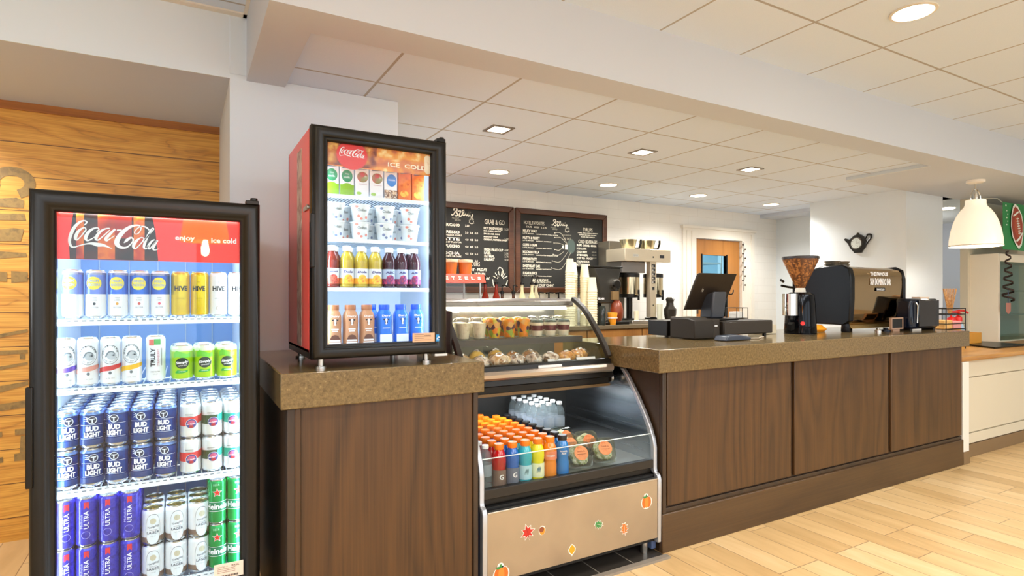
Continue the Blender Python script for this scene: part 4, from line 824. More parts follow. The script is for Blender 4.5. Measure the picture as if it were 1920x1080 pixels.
# upper section: black sill, steel bumper, curved glass, canopy
MB(O).box(XL+.02, XU-.012, 2.44, 2.93, .80, .875, BLACK).build('canopy_light_box', dc, bevel=.004)
MB(O).box(XL+.02, XU-.012, 2.43, 2.46, .792, .806, mat('bronze_rail', '#6d5636', .4, .3)).build('lamp_rail', dc)
MB(O).prism([(2.41, .845), (2.425, .838), (2.47, .838), (2.47, .875), (2.42, .875)], 'x', XL+.01, XU-.004, BLACK).build('sill_underside', dc)
MB(O).strip([(2.415, .875), (2.405, .885), (2.403, .897), (2.41, .906), (2.425, .908)], 'x', XL+.02, XU-.012, .006, mat('bumper_steel', '#b9aea2', .28, .8)).build('bumper_rail', dc)
MB(O).prism([(2.415, .875), (2.425, .908), (2.432, .935), (2.445, .94), (2.50, .925), (2.50, .875)], 'x', XL+.012, XU-.006, BLACK).build('front_sill', dc, bevel=.003)
MB(O).box(1.52, 1.66, 2.424, 2.4265, .913, .926, WHT).build('blank_label', dc)
arc = catmull([(2.432, .936), (2.466, .985), (2.515, 1.045), (2.575, 1.11), (2.65, 1.18), (2.755, 1.238)], 4)
gl = MB(O).strip(arc, 'x', XL+.055, XU-.04, .004, GLASS).build('curved_glass', dc)
for a, b in ((XL+.03, XL+.058), (XU-.042, XU-.014)): MB(O).strip([(y-.003, z+.006) for y, z in arc], 'x', a, b, .024, CHAR).build('glass_frame', dc, bevel=.003)
MB(O).prism([(2.76, 1.215), (2.765, 1.240), (2.79, 1.252), (2.96, 1.256), (2.96, 1.205), (2.80, 1.205)], 'x', XL+.03, XU-.014, mat('canopy_steel', '#8d8680', .3, .7)).build('canopy', dc, bevel=.004)
MB(O).box(XL+.06, XU-.045, 2.785, 2.815, 1.192, 1.204, mat('case_tube', '#ffffff', .3, emit='#fff2d8', es=4)).build('tube_lamp', dc)
lamp('case_tube_light', 'AREA', (1.55, 2.80, 1.185), 4, (1, .94, .82), .85, rot=(math.radians(20), 0, 0), size_y=.03)
MB(O).box(XL+.02, XL+.03, 2.5, 2.95, .875, 1.2, CHAR).build('end_panel', dc)
MB(O).prism([(2.44, .9), (2.95, .9), (2.95, 1.22), (2.76, 1.222), (2.65, 1.165), (2.575, 1.10), (2.515, 1.035), (2.47, .98)], 'x', XU-.03, XU-.026, thin_glass('side_glass', '#f4f8f5', .05)).build('end_glass', dc)
MB(O).box(XL+.03, XU-.03, 2.94, 2.95, .9, 1.2, mat('rear_slider', '#4c4840', .2, .3)).build('rear_doors', dc)
MB(O).box(XL+.03, XU-.03, 2.44, 2.94, .905, .915, mat('upper_deck', '#a09c92', .35, .3)).build('upper_deck', dc)
sh = MB(O).box(XL+.07, XU-.08, 2.62, 2.93, 1.040, 1.048, thin_glass('shelf_glass', '#f6faf7', .05)).box(XL+.06, XU-.07, 2.60, 2.62, 1.018, 1.050, mat('shelf_edge', '#55504a', .35, .5)).build('glass_shelf', dc)
lamp('lower_case_fill', 'AREA', (1.55, 2.62, .785), 3.2, (.95, .97, 1), .9, size_y=.05)  # added fill lamp to lift the dark lower compartment
MB(O).cyl((XU-.002, 2.45, .83), (XU+.012, 2.45, .83), .022, STEEL).build('pivot_bolt', dc)
# autumn stickers on the front panel
def sticker(name, fn, label=None):
    f = Flat(); fn(f); o = f.build(name, dc, o=(0, 2.118, 0)); 
    if label: o['label'] = label
def leafy(pts, cx, cz, s, rot=0):
    return [(cx+(x*math.cos(rot)-y*math.sin(rot))*s, cz+(x*math.sin(rot)+y*math.cos(rot))*s) for x, y in pts]
MAPLE = [(0, -1), (.08, -.45), (.55, -.75), (.42, -.28), (1, -.1), (.5, .15), (.62, .55), (.22, .42), (.05, 1), (-.2, .42), (-.62, .6), (-.45, .1), (-.95, -.15), (-.4, -.3), (-.55, -.7), (-.08, -.45)]
OAKL = [(0, -1), (.1, -.6), (.5, -.62), (.3, -.3), (.72, -.15), (.38, .05), (.7, .4), (.3, .45), (.3, .85), (0, .75), (-.3, .9), (-.28, .5), (-.68, .45), (-.38, .1), (-.72, -.1), (-.3, -.28), (-.5, -.58), (-.1, -.6)]
SW = mat('sticker_white', '#f4efe4', .5)
def leaf_s(pts, cx, cz, s, rot, c, vein):
    def g(f): f.poly(leafy(pts, cx, cz, s*1.18, rot), SW, 0); f.poly(leafy(pts, cx, cz, s, rot), c, 1); f.stroke([(p[0], p[1], .0012) for p in leafy([(0, -.95), (0, .6)], cx, cz, s, rot)], vein, 2)
    return g
sticker('maple_leaf_sticker', leaf_s(MAPLE, 1.272, .262, .034, .3, mat('leaf_red', '#c22a1e', .5), mat('leaf_vein', '#7a1a14', .5)), 'red maple leaf sticker')
sticker('green_leaf_sticker', leaf_s(OAKL, 1.655, .220, .026, 1.2, mat('leaf_green', '#3f8a44', .5), SW), 'green leaf sticker')
sticker('oak_leaf_sticker', leaf_s(OAKL, 1.806, .170, .030, .15, mat('leaf_orange', '#d0762a', .5), SW), 'orange oak leaf sticker')
def acorn(f): c = (1.346, .255); f.ellipse(*c, .017, .020, SW, 0); f.ellipse(c[0]+.001, c[1]-.002, .014, .017, mat('acorn_tan', '#d8902c', .5), 1); f.ellipse(c[0]-.003, c[1]+.004, .0125, .012, mat('acorn_cap', '#8a4a2c', .5), 2, n=16)
sticker('acorn_sticker', acorn)
def yl(f): f.poly(leafy([(0, -1.3), (.1, -1), (.75, -.4), (.85, .15), (.5, .7), (0, 1.1), (-.5, .7), (-.85, .15), (-.75, -.4), (-.1, -1)], 1.504, .137, .024), SW, 0); f.poly(leafy([(0, -.85), (.6, -.35), (.68, .15), (.4, .6), (0, .9), (-.4, .6), (-.68, .15), (-.6, -.35)], 1.504, .137, .024), mat('leaf_gold', '#e0a020', .5), 1)
sticker('yellow_leaf_sticker', yl)
def pump(cx, cz, s):
    def g(f):
        f.ellipse(cx, cz, s*1.15, s*1.05, SW, 0); f.ellipse(cx-.1*s, cz+1.05*s, .45*s, .4*s, SW, 0)
        PO = mat('pumpkin_orange', '#ee6c22', .45)
        for k in (-1, 1): f.ellipse(cx+k*.45*s, cz, .52*s, .86*s, PO, 1)
        f.ellipse(cx, cz, .42*s, .9*s, mat('pumpkin_light', '#f58a34', .45), 2); f.poly([(cx-.1*s, cz+.8*s), (cx-.25*s, cz+1.2*s), (cx+.02*s, cz+1.3*s), (cx+.12*s, cz+.8*s)], mat('leaf_green', '#3f8a44', .5), 3); f.ellipse(cx-.4*s, cz+.85*s, .3*s, .18*s, mat('leaf_green', '#3f8a44', .5), 3, n=12)
    return g
sticker('pumpkin_sticker', pump(1.944, .272, .030), 'plump pumpkin sticker'); sticker('pumpkin_sticker', pump(1.145, .112, .034), 'wide pumpkin sticker')
# ================================================================ drinks and salads in the lower case
def sport(name, liq, kind, cap):
    r = .0305; b = MB(); H = .178
    b.lathe([(0, .003), (r*.8, 0), (r, .006), (r, .060), (r*.93, .068), (r*.93, .085), (r, .093), (r*1.02, .110), (r*.98, .128), (r*.80, .146), (r*.58, .158), (r*.55, .165), (0, .165)], liq, n=20)
    o = b.build('sports_drink'); tag(o, 'proto', 'bottle', 'sports drinks in the open case'); LAB.pop('proto', None)
    c = MB(); c.lathe([(r*.66, .158), (r*.70, .160), (r*.70, .178), (r*.66, .182), (0, .182)], cap, n=20).build('cap', o)
    f = Flat()
    if kind == 'G':
        f.rect(-.06, .06, .006, .074, mat('label_smoke_'+name, {'red': '#7a6258', 'blue': '#6a6f80'}.get(name, '#7a6a60'), .35), 0); f.text('G', .004, .044, .022, WHT, 1, bold=.03)
    elif kind == 'fit':
        f.rect(-.06, .06, .014, .076, mat('label_frost_'+name, {'aqua': '#b8dce6', 'lemon': '#efeec4'}.get(name, '#dddddd'), .4), 0)
        for k in range(4): f.stroke([(-.008+.005*k, .035, .001), (-.004+.004*k, .05, .004), (.001+.003*k, .062, .001)], mat('label_slate', '#6b8c94', .4), 1)
    elif kind == 'P': f.text('POWER', 0, .112, .008, WHT, 1, w=.034, bold=.03); f.text('ADE', 0, .102, .007, WHT, 1, w=.022, bold=.03)
    elif kind == 'body': f.rect(-.06, .06, .082, .12, mat('label_coral', '#f08a62', .35), 0); f.text('BODYARMOR', 0, .1, .008, WHT, 1, w=.04, bold=.02)
    if f.items: f.build('printed_label', o, radius=r, base=.0008)
    return o
CAPO = mat('cap_orange', '#f07c12', .35); CAPK = mat('cap_black', '#15171a', .3); CAPW = mat('cap_white', '#dfe6e6', .35)
WATER = mixclear('water_clear', '#8fa0a4', .78, .05); WLAB = mixclear('water_label', '#aab6c0', .45, .35)
def liq(n, c): return mat('drink_'+n, c, .08, coat=.3)
D = {'red': sport('red', liq('red', '#b80d12'), 'G', CAPO), 'blue': sport('blue', liq('blue', '#0f5fb8'), 'G', CAPO), 'aqua': sport('aqua', liq('aqua', '#2fb0c0'), 'fit', CAPO),
     'lemon': sport('lemon', liq('lemon', '#f0e012'), 'fit', CAPO), 'orange': sport('orange', liq('orange', '#e8841a'), 'body', CAPO), 'azure': sport('azure', liq('azure', '#1478c4'), 'P', CAPK)}
def water():
    r = .029; b = MB(); b.lathe([(0, .003), (r*.85, 0), (r, .006), (r, .02, WATER), (r*.95, .03), (r, .045), (r, .055, WLAB), (r, .105, WATER), (r, .125), (r*.8, .148), (r*.45, .165), (r*.42, .178), (0, .178)], WATER, n=20)
    o = b.build('water_bottle'); tag(o, 'proto', 'bottle', 'water bottles in the open case'); LAB.pop('proto', None)
    MB().lathe([(r*.5, .170), (r*.52, .171), (r*.52, .184), (0, .186)], CAPW, n=16).build('cap', o); return o
WB = water(); Z0 = .4485
cols = [('water', 1.118, 4), ('red', 1.184, 7), ('blue', 1.250, 8), ('aqua', 1.316, 9), ('lemon', 1.3825, 10), ('orange', 1.4495, 9), ('azure', 1.5165, 9)]
nm = {'red': 'cherry-red', 'blue': 'mid-blue', 'aqua': 'aqua', 'lemon': 'lemon-yellow', 'orange': 'bright orange', 'azure': 'azure-blue'}
for ci, (k, x, n) in enumerate(cols):
    for j in range(n):
        y = 2.212+.0655*j
        if k == 'water': place(WB, USED, (x, y, Z0), 'clear water bottle at the left wall of the case, %s from glass' % ORD[j], group='water bottles in the open case')
        else:
            kk = k
            place(D[kk], USED, (x+.001*math.sin(j*3+ci), y, Z0), '%s drink bottle with %s cap, %s from the glass guard' % (nm[kk], 'black' if kk == 'azure' else 'orange', ORD[j]), group='sports drinks in the open case', rz=-.32+.12*math.sin(ci+j*2))
# the rear water bottles stand on a raised crate
MBx = MB((1.62, 2.7, .448)); 
for i in range(3):
    for j in range(5):
        pass
rk = thing('wire_riser', 'low black wire riser under the rear water bottles', 'riser', (1.71, 2.70, .448)); m = MB((1.71, 2.70, .448))
m.box(1.60, 1.83, 2.578, 2.918, .505, .512, BLACK).build('top_plate', rk)
for x in (1.605, 1.815):
    for y in (2.58, 2.90): MB((1.71, 2.70, .448)).box(x, x+.01, y, y+.01, .448, .505, BLACK).build('leg', rk)
for i in range(3):
    for j in range(5):
        place(WB, USED, (1.635+.068*i, 2.612+.066*j, .512), 'clear water bottle on the riser, %s column, %s from front' % (('left', 'middle', 'right')[i], nth(j)), group='water bottles in the open case', rz=i+j)
# salad boxes
LETT = noisy('salad_leaves', ['#a9b574', '#d0d4a0', '#ece8d0', '#8a9c54', '#c8b07a'], 38, .5, bump=.4); PL = thin_glass('clamshell_plastic', '#f2f4ee', .10, .12); SALM = noisy('sticker_salmon', ['#ee8a4e', '#f29a62', '#e87c40'], 60, .5)
def clam():
    o = bpy.data.objects.new('salad_box', None); COL.objects.link(o); tag(o, 'proto', 'salad box', 'salad boxes in the open case'); LAB.pop('proto', None)
    def rr(w, r, n=5):
        out = []
        for cx, cy, a0 in ((w-r, w-r, 0), (-w+r, w-r, 90), (-w+r, -w+r, 180), (w-r, -w+r, 270)):
            for k in range(n): a = math.radians(a0+90*k/(n-1)); out.append((cx+r*math.cos(a), cy+r*math.sin(a)))
        return out
    def shell(levels, mt, nm_, cap=True, par=None):
        b = MB(); vs = []; fs = []; n = 20
        for w_, z in levels: vs += [(x, y, z) for x, y in rr(w_, w_*.4)]
        for i in range(len(levels)-1):
            for k in range(n): fs.append((i*n+k, i*n+(k+1) % n, (i+1)*n+(k+1) % n, (i+1)*n+k))
        fs.append(tuple(range(n))[::-1]) if cap else None; fs.append(tuple(range((len(levels)-1)*n, len(levels)*n)))
        b.add(vs, fs, mt); return b.build(nm_, o)
    shell([(.046, 0), (.050, .004), (.058, .042), (.063, .044), (.063, .047)], PL, 'tray'); shell([(.063, .048), (.063, .050), (.056, .052), (.050, .078), (.043, .084)], PL, 'lid')
    b = MB(); b.ell((0, 0, .036), (.050, .050, .036), LETT, 26, 16, lump=.12, seed=3); b.build('salad', o)
    st = MB(); st.lathe([(0, .0855), (.034, .0855), (.034, .0862), (0, .0862)], SALM, n=28); s2 = st.build('round_label', o)
    f = Flat(); f.text('Grab & Go', 0, .008, .007, mat('label_rust', '#8a3a1c', .5), 1, w=.04); f.rect(-.02, .02, -.006, -.004, mat('label_rust', '#8a3a1c', .5), 1); f.build('label_print', s2, o=(0, 0, .0862), U=(1, 0, 0), V=(0, 1, 0), local=True)
    return o
CLM = clam()
for x, y, z, rx, rz, lb in ((1.640, 2.275, .463, 62, -.3, 'salad box with a salmon-coloured round label, front left one leaning by the glass guard'), (1.795, 2.285, .463, 60, -.35, 'salad box with a salmon-coloured round label, front right one nearest the steel wall'),
                     (1.778, 2.405, .473, 62, -.2, 'salad box with its orange label half hidden behind the front two boxes'), (1.642, 2.395, .473, 60, .05, 'salad box of pale leaves behind the front left box'), (1.690, 2.505, .480, 60, .1, 'rearmost salad box with dark green leaves under the water bottles')):
    o = place(CLM, USED, (x, y, z), lb, group='salad boxes in the open case'); o.rotation_euler = (math.radians(rx), 0, rz)
    o.location.z = z+.063*math.sin(math.radians(rx))-.025
# ================================================================ cups and pastries behind the curved glass
CUP = thin_glass('cup_plastic', '#ffffff', .08, .05)
def cup(kind):
    b = MB(); b.lathe([(0, .001), (.0265, 0), (.028, .004), (.0375, .086), (.040, .087), (.040, .090), (.037, .090)], CUP, n=22); o = b.build({'y': 'yoghurt_cup', 'f': 'fruit_cup', 'p': 'parfait_cup'}[kind]); tag(o, 'proto', 'cup', 'cups on the glass shelf of the case'); LAB.pop('proto', None)
    c = MB()
    if kind == 'y': cr = noisy('overnight_oats', ['#e2d6b0', '#eee4c8', '#d8c8a0'], 40, .6); c.lathe([(0, .003), (.0265, .003), (.036, .080), (0, .084)], cr, n=20)
    elif kind == 'f': fr = noisy('mixed_fruit', ['#f08a1c', '#f5a52a', '#d8c840', '#9ab03c', '#5c3448', '#e8b060', '#f0a020'], 38, .35, 'vor'); c.lathe([(0, .003), (.0265, .003), (.036, .078), (.038, .088), (.030, .100), (.012, .106), (0, .106)], fr, n=20)
    else: y_ = mat('yoghurt_cream', '#e8dfc4', .5); be = noisy('berry_layer', ['#7a2230', '#5a1824', '#8f3040'], 60, .4); c.lathe([(0, .003, y_), (.0265, .003), (.030, .032, be), (.0345, .060, y_), (.036, .076, noisy('dark_berries', ['#20303a', '#3a4a40', '#6a7a60'], 70, .5)), (.030, .088), (0, .092)], y_, n=20)
    c.build('contents', o, angle=60)
    if kind != 'f': MB().lathe([(.0405, .088), (.041, .092), (.034, .104), (.012, .110), (0, .110)], CUP, n=20).build('dome_lid', o)
    return o
CY, CF, CP = cup('y'), cup('f'), cup('p')
CUPN = {CY: 'pale oat cup', CF: 'cup heaped with mixed fruit', CP: 'layered berry parfait cup'}
lay = [(1.135, CY), (1.225, CY), (1.315, CY), (1.403, CF), (1.49, CF), (1.577, CF), (1.664, CP), (1.75, CP), (1.838, CP)]
for i, (x, p) in enumerate(lay):
    for j in range(2):
        if i == 0 and j == 0: continue
        place(p, USED, (x+.02*j, 2.668+.095*j, 1.051), '%s on the glass shelf, %s of three, %s row' % (CUPN[p], ('left', 'middle', 'right')[i % 3], ('front', 'back')[j]), group='cups on the glass shelf of the case', rz=i)
FILM = noisy('wrapped_pastry', ['#b98a4c', '#d8b078', '#f0e0c0', '#a06f3a', '#e8d0a0'], 30, .25, bump=.4); MUF = noisy('muffin_yellow', ['#e8b83c', '#f4d060', '#d89c2c'], 30, .4, bump=.3)
CHO = noisy('wrapped_cookie', ['#6a4426', '#c8b49a', '#efe6d8', '#4f331c', '#b09878'], 34, .22, bump=.5); CRO = noisy('croissant_golden', ['#d8923c', '#e8ac54', '#b8742c', '#f0c884'], 22, .4, bump=.3)
def pastry(nm_, m1, r, seed, lump):
    b = MB(); b.ell((0, 0, r[2]*.96), r, m1, 26, 16, lump=lump, seed=seed, zmin=-.8); o = b.build(nm_); tag(o, 'proto', 'pastry', 'wrapped pastries on the case deck'); LAB.pop('proto', None)
    w_ = MB(); w_.ell((0, 0, r[2]*.96), (r[0]*1.06, r[1]*1.06, r[2]*1.08), thin_glass('cling_film', '#ffffff', .22, .12), 20, 12, lump=lump*1.6, seed=seed+5, zmin=-.8); w_.tube([(-.012, 0, r[2]*1.9), (0, .004, r[2]*2.05), (.012, 0, r[2]*1.9)], .004, WHT, 6); w_.build('film_wrap', o); return o
P1, P2, P3, P4 = pastry('wrapped_pastry', FILM, (.045, .036, .026), 1, .09), pastry('wrapped_muffin', MUF, (.034, .034, .030), 2, .04), pastry('wrapped_cookie', CHO, (.040, .036, .023), 3, .08), pastry('wrapped_croissant', CRO, (.042, .032, .024), 4, .12)
for x, y, p, lb in ((1.155, 2.53, P1, 'white-dusted wrapped pastry at the left end of the deck'), (1.245, 2.51, P3, 'wrapped dark cookie just right of the slab corner'), (1.265, 2.60, P2, 'yellow muffin, left one of the pair'), (1.375, 2.60, P2, 'yellow muffin, right one of the pair'),
                    (1.345, 2.51, P1, 'wrapped brown pastry in front of the yellow muffins'), (1.445, 2.51, P3, 'wrapped dark cookie, third in the front row'), (1.475, 2.60, P4, 'wrapped roll behind the dark cookies'), (1.545, 2.51, P3, 'wrapped dark cookie in the middle of the front row'),
                    (1.58, 2.60, P1, 'wrapped pale pastry in the middle of the back row'), (1.645, 2.51, P3, 'wrapped dark cookie, rightmost of the dark ones'), (1.745, 2.51, P4, 'golden wrapped croissant, third from the right end'), (1.83, 2.54, P4, 'golden wrapped croissant beside the white tag'), (1.90, 2.60, P4, 'golden wrapped croissant at the right end of the deck')):
    place(p, USED, (x, y, .917), lb, group='wrapped pastries on the case deck', rz=x*9, scale=(1.22, 1.22, 1.35))
for x0_, w_, lb in ((1.60, .14, 'white shelf tag in front of the cookies'), (1.78, .12, 'white shelf tag in front of the golden croissants')):
    b = MB((x0_, 2.463, .93)); b.prism([(2.458, .930), (2.462, .930), (2.470, .948), (2.466, .949)], 'x', x0_, x0_+w_, WHT); o = b.build('shelf_tag'); tag(o, lb, 'tag')
# stacked bowls and plates behind the deck
for i, (x, lb) in enumerate(((1.24, 'left stack of clear cups under the glass shelf'), (1.44, 'right stack of clear cups under the glass shelf'))):
    b = MB((x, 2.80, .915)); 
    for k in range(3): b.lathe([(0, .002+.02*k), (.03, .002+.02*k), (.038, .055+.02*k), (.04, .057+.02*k)], CUP, (x, 2.80, .915), n=20)
    o = b.build('cup_stack'); tag(o, lb, 'cups')
# ================================================================ chalkboards
def board(name, label, x0, x1, z0, z1, fn):
    O = ((x0+x1)/2, 4.85, z0); r = thing(name, label, 'chalkboard', O)
    MB(O).box(x0+.04, x1-.04, 4.83, 4.85, z0+.04, z1-.04, mat('slate_black', '#24231f', .75)).build('slate', r)
    b = MB(O)
    fw = .055
    b.prism([(x0, z0), (x1, z0), (x1-fw, z0+fw), (x0+fw, z0+fw)], 'y', 4.815, 4.849, FRAMEW).prism([(x0, z1), (x0+fw, z1-fw), (x1-fw, z1-fw), (x1, z1)], 'y', 4.815, 4.849, FRAMEW)
    b.prism([(x0, z0), (x0+fw, z0+fw), (x0+fw, z1-fw), (x0, z1)], 'y', 4.815, 4.849, FRAMEW).prism([(x1, z0), (x1, z1), (x1-fw, z1-fw), (x1-fw, z0+fw)], 'y', 4.815, 4.849, FRAMEW).build('frame', r, bevel=.006)
    f = Flat(); fn(f); f.build('chalk_lettering', r, o=(0, 4.83, 0), base=.001)
def cupdraw(f, x, z, s, m):
    f.stroke([(x-.5*s, z+.05*s, .05*s), (x-.42*s, z-.35*s, .06*s), (x-.1*s, z-.5*s, .06*s), (x+.3*s, z-.42*s, .06*s), (x+.5*s, z+.0*s, .05*s)], m, 1)
    for k in range(6): a = PI*.1+k*PI*.16; f.stroke([(x+.2*s*math.cos(a), z+.05*s+.15*s*math.sin(a), .05*s), (x+.5*s*math.cos(a), z+.1*s+.45*s*math.sin(a), .04*s)], m, 1)
    f.stroke([(x-.18*s, z+.6*s, .03*s), (x-.05*s, z+.75*s, .05*s), (x+.15*s, z+.65*s, .05*s), (x+.18*s, z+.4*s, .04*s), (x+.08*s, z+.2*s, .03*s)], m, 1); f.stroke([(x-.6*s, z-.4*s, .03*s), (x, z-.62*s, .05*s), (x+.6*s, z-.4*s, .03*s)], m, 1)
CH2 = mat('chalk_dim', '#b5ae9a', .9)
def L(f, t, x, z, h, w=None, b=.02, m=None): f.text(t, x, z, h, m or CHALK, 1, w=w, bold=b, align='l')
def b2(f):
    f.script(BREW, CHALK, 3.275, 2.005, .185, (235, 1460, 440), 2, bold=1.1); f.text('PROUDLY', 3.20, 1.955, .014, CH2, 1, w=.06); f.text('SERVED', 3.22, 1.938, .014, CH2, 1, w=.06); cupdraw(f, 3.37, 1.945, .05, CHALK)
    L(f, 'HOTEL FAVORITES', 2.86, 1.985, .034, .235, 0); 
    for i, p in enumerate(('S 4.75', 'M 5.25', 'L 5.75')): L(f, p, 2.89+i*.085, 1.945, .016, .06)
    rows = [('MILKY WAY', 'CARAMEL MOCHA, VANILLA & CREAM'), ('NUTTY & FRUITY', 'HAZELNUT, RASPBERRY'), ('COFFEE & CREAM', 'VANILLA, IRISH CREAM'), ('MOCHANUTELLA', 'CHOCOLATE & HAZELNUT SYRUP'), ('PEPPERMINT PATTY', 'PEPPERMINT MOCHA'), ('SWEETHEART CAFE', 'RASPBERRY WHITE MOCHA'), ('SUGAR & SPICE', 'BROWN SUGAR, VANILLA, CINNAMON')]
    for i, (a, b) in enumerate(rows):
        z = 1.905-i*.0685; L(f, a, 2.85, z, .026, .15+.003*len(a) if i % 2 else .16, .03); L(f, 'LATTE, MOCHA', 2.85, z-.027, .013, .12); L(f, b, 3.0, z-.029, .011, .26 if i in (0, 3) else .18)
    L(f, 'NEW & DELICIOUS', 2.95, 1.425, .026, .19, .03); L(f, 'PUMPKIN SPICE LATTE', 2.95, 1.405, .011, .22); L(f, "APPLE CRISP 'CINNY'", 2.95, 1.375, .026, .26, .02); L(f, 'SEASONAL ONLY', 2.98, 1.347, .013, .18)
    for k, (a, b, z) in enumerate(((3.22, 3.37, 1.90), (3.22, 3.37, 1.855), (3.21, 3.33, 1.80), (3.22, 3.33, 1.735), (3.20, 3.33, 1.685), (3.19, 3.38, 1.62), (3.18, 3.42, 1.55))):
        z2 = 1.80-.008*k if k < 4 else 1.70; f.stroke([(a, z, .004), ((a+b)/2, z+(.0 if k < 3 else -.005), .005), (b, z2 if k < 4 else 1.72, .003)], CH2, 1); f.star(a, z, .008, CHALK, 2)
    f.ellipse(3.42, 1.775, .05, .075, mat('chalk_smudge', '#4a5650', .9), 0); f.rect(3.345, 3.375, 1.74, 1.79, CHALK, 1); f.ellipse(3.32, 1.765, .012, .016, CHALK, 1); f.text('YOUR CHOICE OF', 3.36, 1.885, .012, CH2, 1, w=.12); f.text('2%  OAT', 3.37, 1.85, .022, CH2, 1, w=.09)
    f.text('SYRUPS', 3.63, 1.955, .036, CHALK, 1, w=.12, bold=0)
    for k, t_ in enumerate(('CARAMEL, VANILLA, HAZELNUT, PEPPERMINT', 'RASPBERRY, IRISH CREAM, CINNAMON', 'SUGAR FREE VANILLA')): f.text(t_, 3.63, 1.918-k*.02, .012, CHALK, 1, w=.26-.04*k, bold=.02)
    f.text('COLD BEVERAGES', 3.63, 1.830, .034, CHALK, 1, w=.24, bold=0)
    for k, (t_, w_) in enumerate((('FRAPPE - CARAMEL - MOCHA', .25), ('ICED LATTE', .12), ('COLD BREW', .13), ('STEAMER', .14), ('ICED TEA - PEACH', .2), ('ITALIAN SODA', .16), ('BOTTLED WATER', .17))): L(f, t_, 3.49, 1.79-.033*k, .021, w_, .03)
    L(f, 'SMART WATER', 3.60, 1.545, .024, .14, .03)
    for k in range(7): f.text('%d.%s' % (3+k % 3, ('25', '50', '75')[k % 3]), 3.785, 1.79-.033*k, .016, CH2, 1, w=.04); 
    for k in range(3): f.text('4.25 4.75', 3.71, 1.725-.03*k, .012, CH2, 1, w=.06)
    f.stroke([(3.66, 1.44, .006), (3.67, 1.48, .008), (3.70, 1.48, .008), (3.695, 1.45, .005)], CHALK, 1); f.rect(3.655, 3.70, 1.39, 1.41, CHALK, 1)
board('chalkboard_menu', 'right-hand chalkboard menu headed HOTEL FAVORITES, behind the cup stacks', 2.765, 3.875, 1.30, 2.122, b2)
def b1(f):
    f.script(BREW, CHALK, 2.205, 2.035, .215, (235, 1460, 440), 2, bold=1.1); f.text('PROUDLY', 2.14, 1.978, .014, CH2, 1, w=.07); f.text('SERVED', 2.16, 1.96, .014, CH2, 1, w=.06); cupdraw(f, 2.30, 1.965, .05, CHALK)
    for i, (a, b, c) in enumerate((('AMERICANO', None, '3.50'), ('ESPRESSO', 'SINGLE OR DOUBLE', '3.0  3.5  4.0'), ('LATTE', 'ANY FLAVOR', '4.0  4.5  5.0'), ('CAPPUCCINO', None, '4.0  4.5  5.0'), ('MOCHA', 'WHITE OR DARK', '4.5  5.0  5.5'), ('HOT CHOCOLATE', None, '3.0  3.5  4.0'))):
        z = 1.915-i*.064; L(f, a, 1.98, z, .027, .20, .03); L(f, c, 2.235, z, .018, .13 if i else .04, .02)
        if b: L(f, b, 2.03, z-.028, .015, .17)
    L(f, 'GRAB & GO', 2.435, 1.965, .045, .21, 0)
    for i, (a, w_, h_) in enumerate((('HOT SANDWICHES', .20, .024), ('EGG, CHEESE & BACON', .18, .017), ('SAUSAGE, EGG', .17, .017), ('BREAKFAST WRAP', .15, .014), ('CROISSANT, PASTRIES & DANISH', .25, .021))): L(f, a, 2.425, 1.905-.027*i, h_, w_, .03)
    for i, (a, w_) in enumerate((('FRESH FRUIT CUP', .20), ('BAGEL', .07), ('OATMEAL', .11), ('PARFAIT', .11))): L(f, a, 2.43, 1.705-.031*i, .026, w_, .03)
    for i, z in enumerate((1.905, 1.81, 1.705, 1.675, 1.645, 1.615)): f.text(('5.25', '3.50', '4.00', '2.50', '3.75', '4.50')[i], 2.67, z, .018, CHALK, 1, w=.045)
    L(f, 'HOURS', 2.27, 1.565, .042, .115, 0); L(f, 'MONDAY - FRIDAY', 2.20, 1.515, .028, .26, .03); L(f, '6:30 AM - 10:30 AM', 2.20, 1.475, .026, .24, .03); L(f, 'SATURDAY - SUNDAY', 2.20, 1.435, .026, .29, .03); cupdraw(f, 2.60, 1.42, .16, CHALK)
board('chalkboard_menu', 'left-hand chalkboard menu headed GRAB & GO, partly behind the red cooler', 1.66, 2.745, 1.30, 2.122, b1)

# ================================================================ back counter equipment
ZB = 1.0
# pretzel warmer
O = (1.86, 4.45, ZB); r = thing('food_warmer', 'glass food warmer with a red lit top on the back counter', 'food warmer', O)
MB(O).box(1.60, 2.13, 4.28, 4.62, ZB, ZB+.03, STEEL).build('base', r)
for x in (1.605, 2.115):
    for y in (4.285, 4.605): MB(O).box(x, x+.012, y, y+.012, ZB+.03, 1.38, STEEL).build('corner_post', r)
MB(O).box(1.612, 2.12, 4.287, 4.289, ZB+.03, 1.38, GLASS).build('front_glass', r); MB(O).box(2.122, 2.124, 4.29, 4.61, ZB+.03, 1.38, GLASS).build('side_glass', r)
MB(O).box(1.62, 2.11, 4.30, 4.60, 1.12, 1.125, STEEL).build('wire_shelf', r); MB(O).box(1.62, 2.11, 4.30, 4.60, 1.24, 1.245, STEEL).build('wire_shelf', r)
tp = MB(O).prism([(4.26, 1.38), (4.64, 1.38), (4.62, 1.45), (4.30, 1.45)], 'x', 1.60, 2.16, mat('warmer_red', '#d8402c', .35, emit='#e04430', es=.3)).build('lit_top', r)
f = Flat(); 
for k, ch in enumerate('PRETZELS'): f.text(ch, 1.70+.058*k, 0, .03, mat('sign_blush', '#f4c8b4', .4), 1, w=.03, bold=.05)
f.build('sign_lettering', tp, o=(0, 4.278, 1.413), V=(0, .496, .868), base=.003)
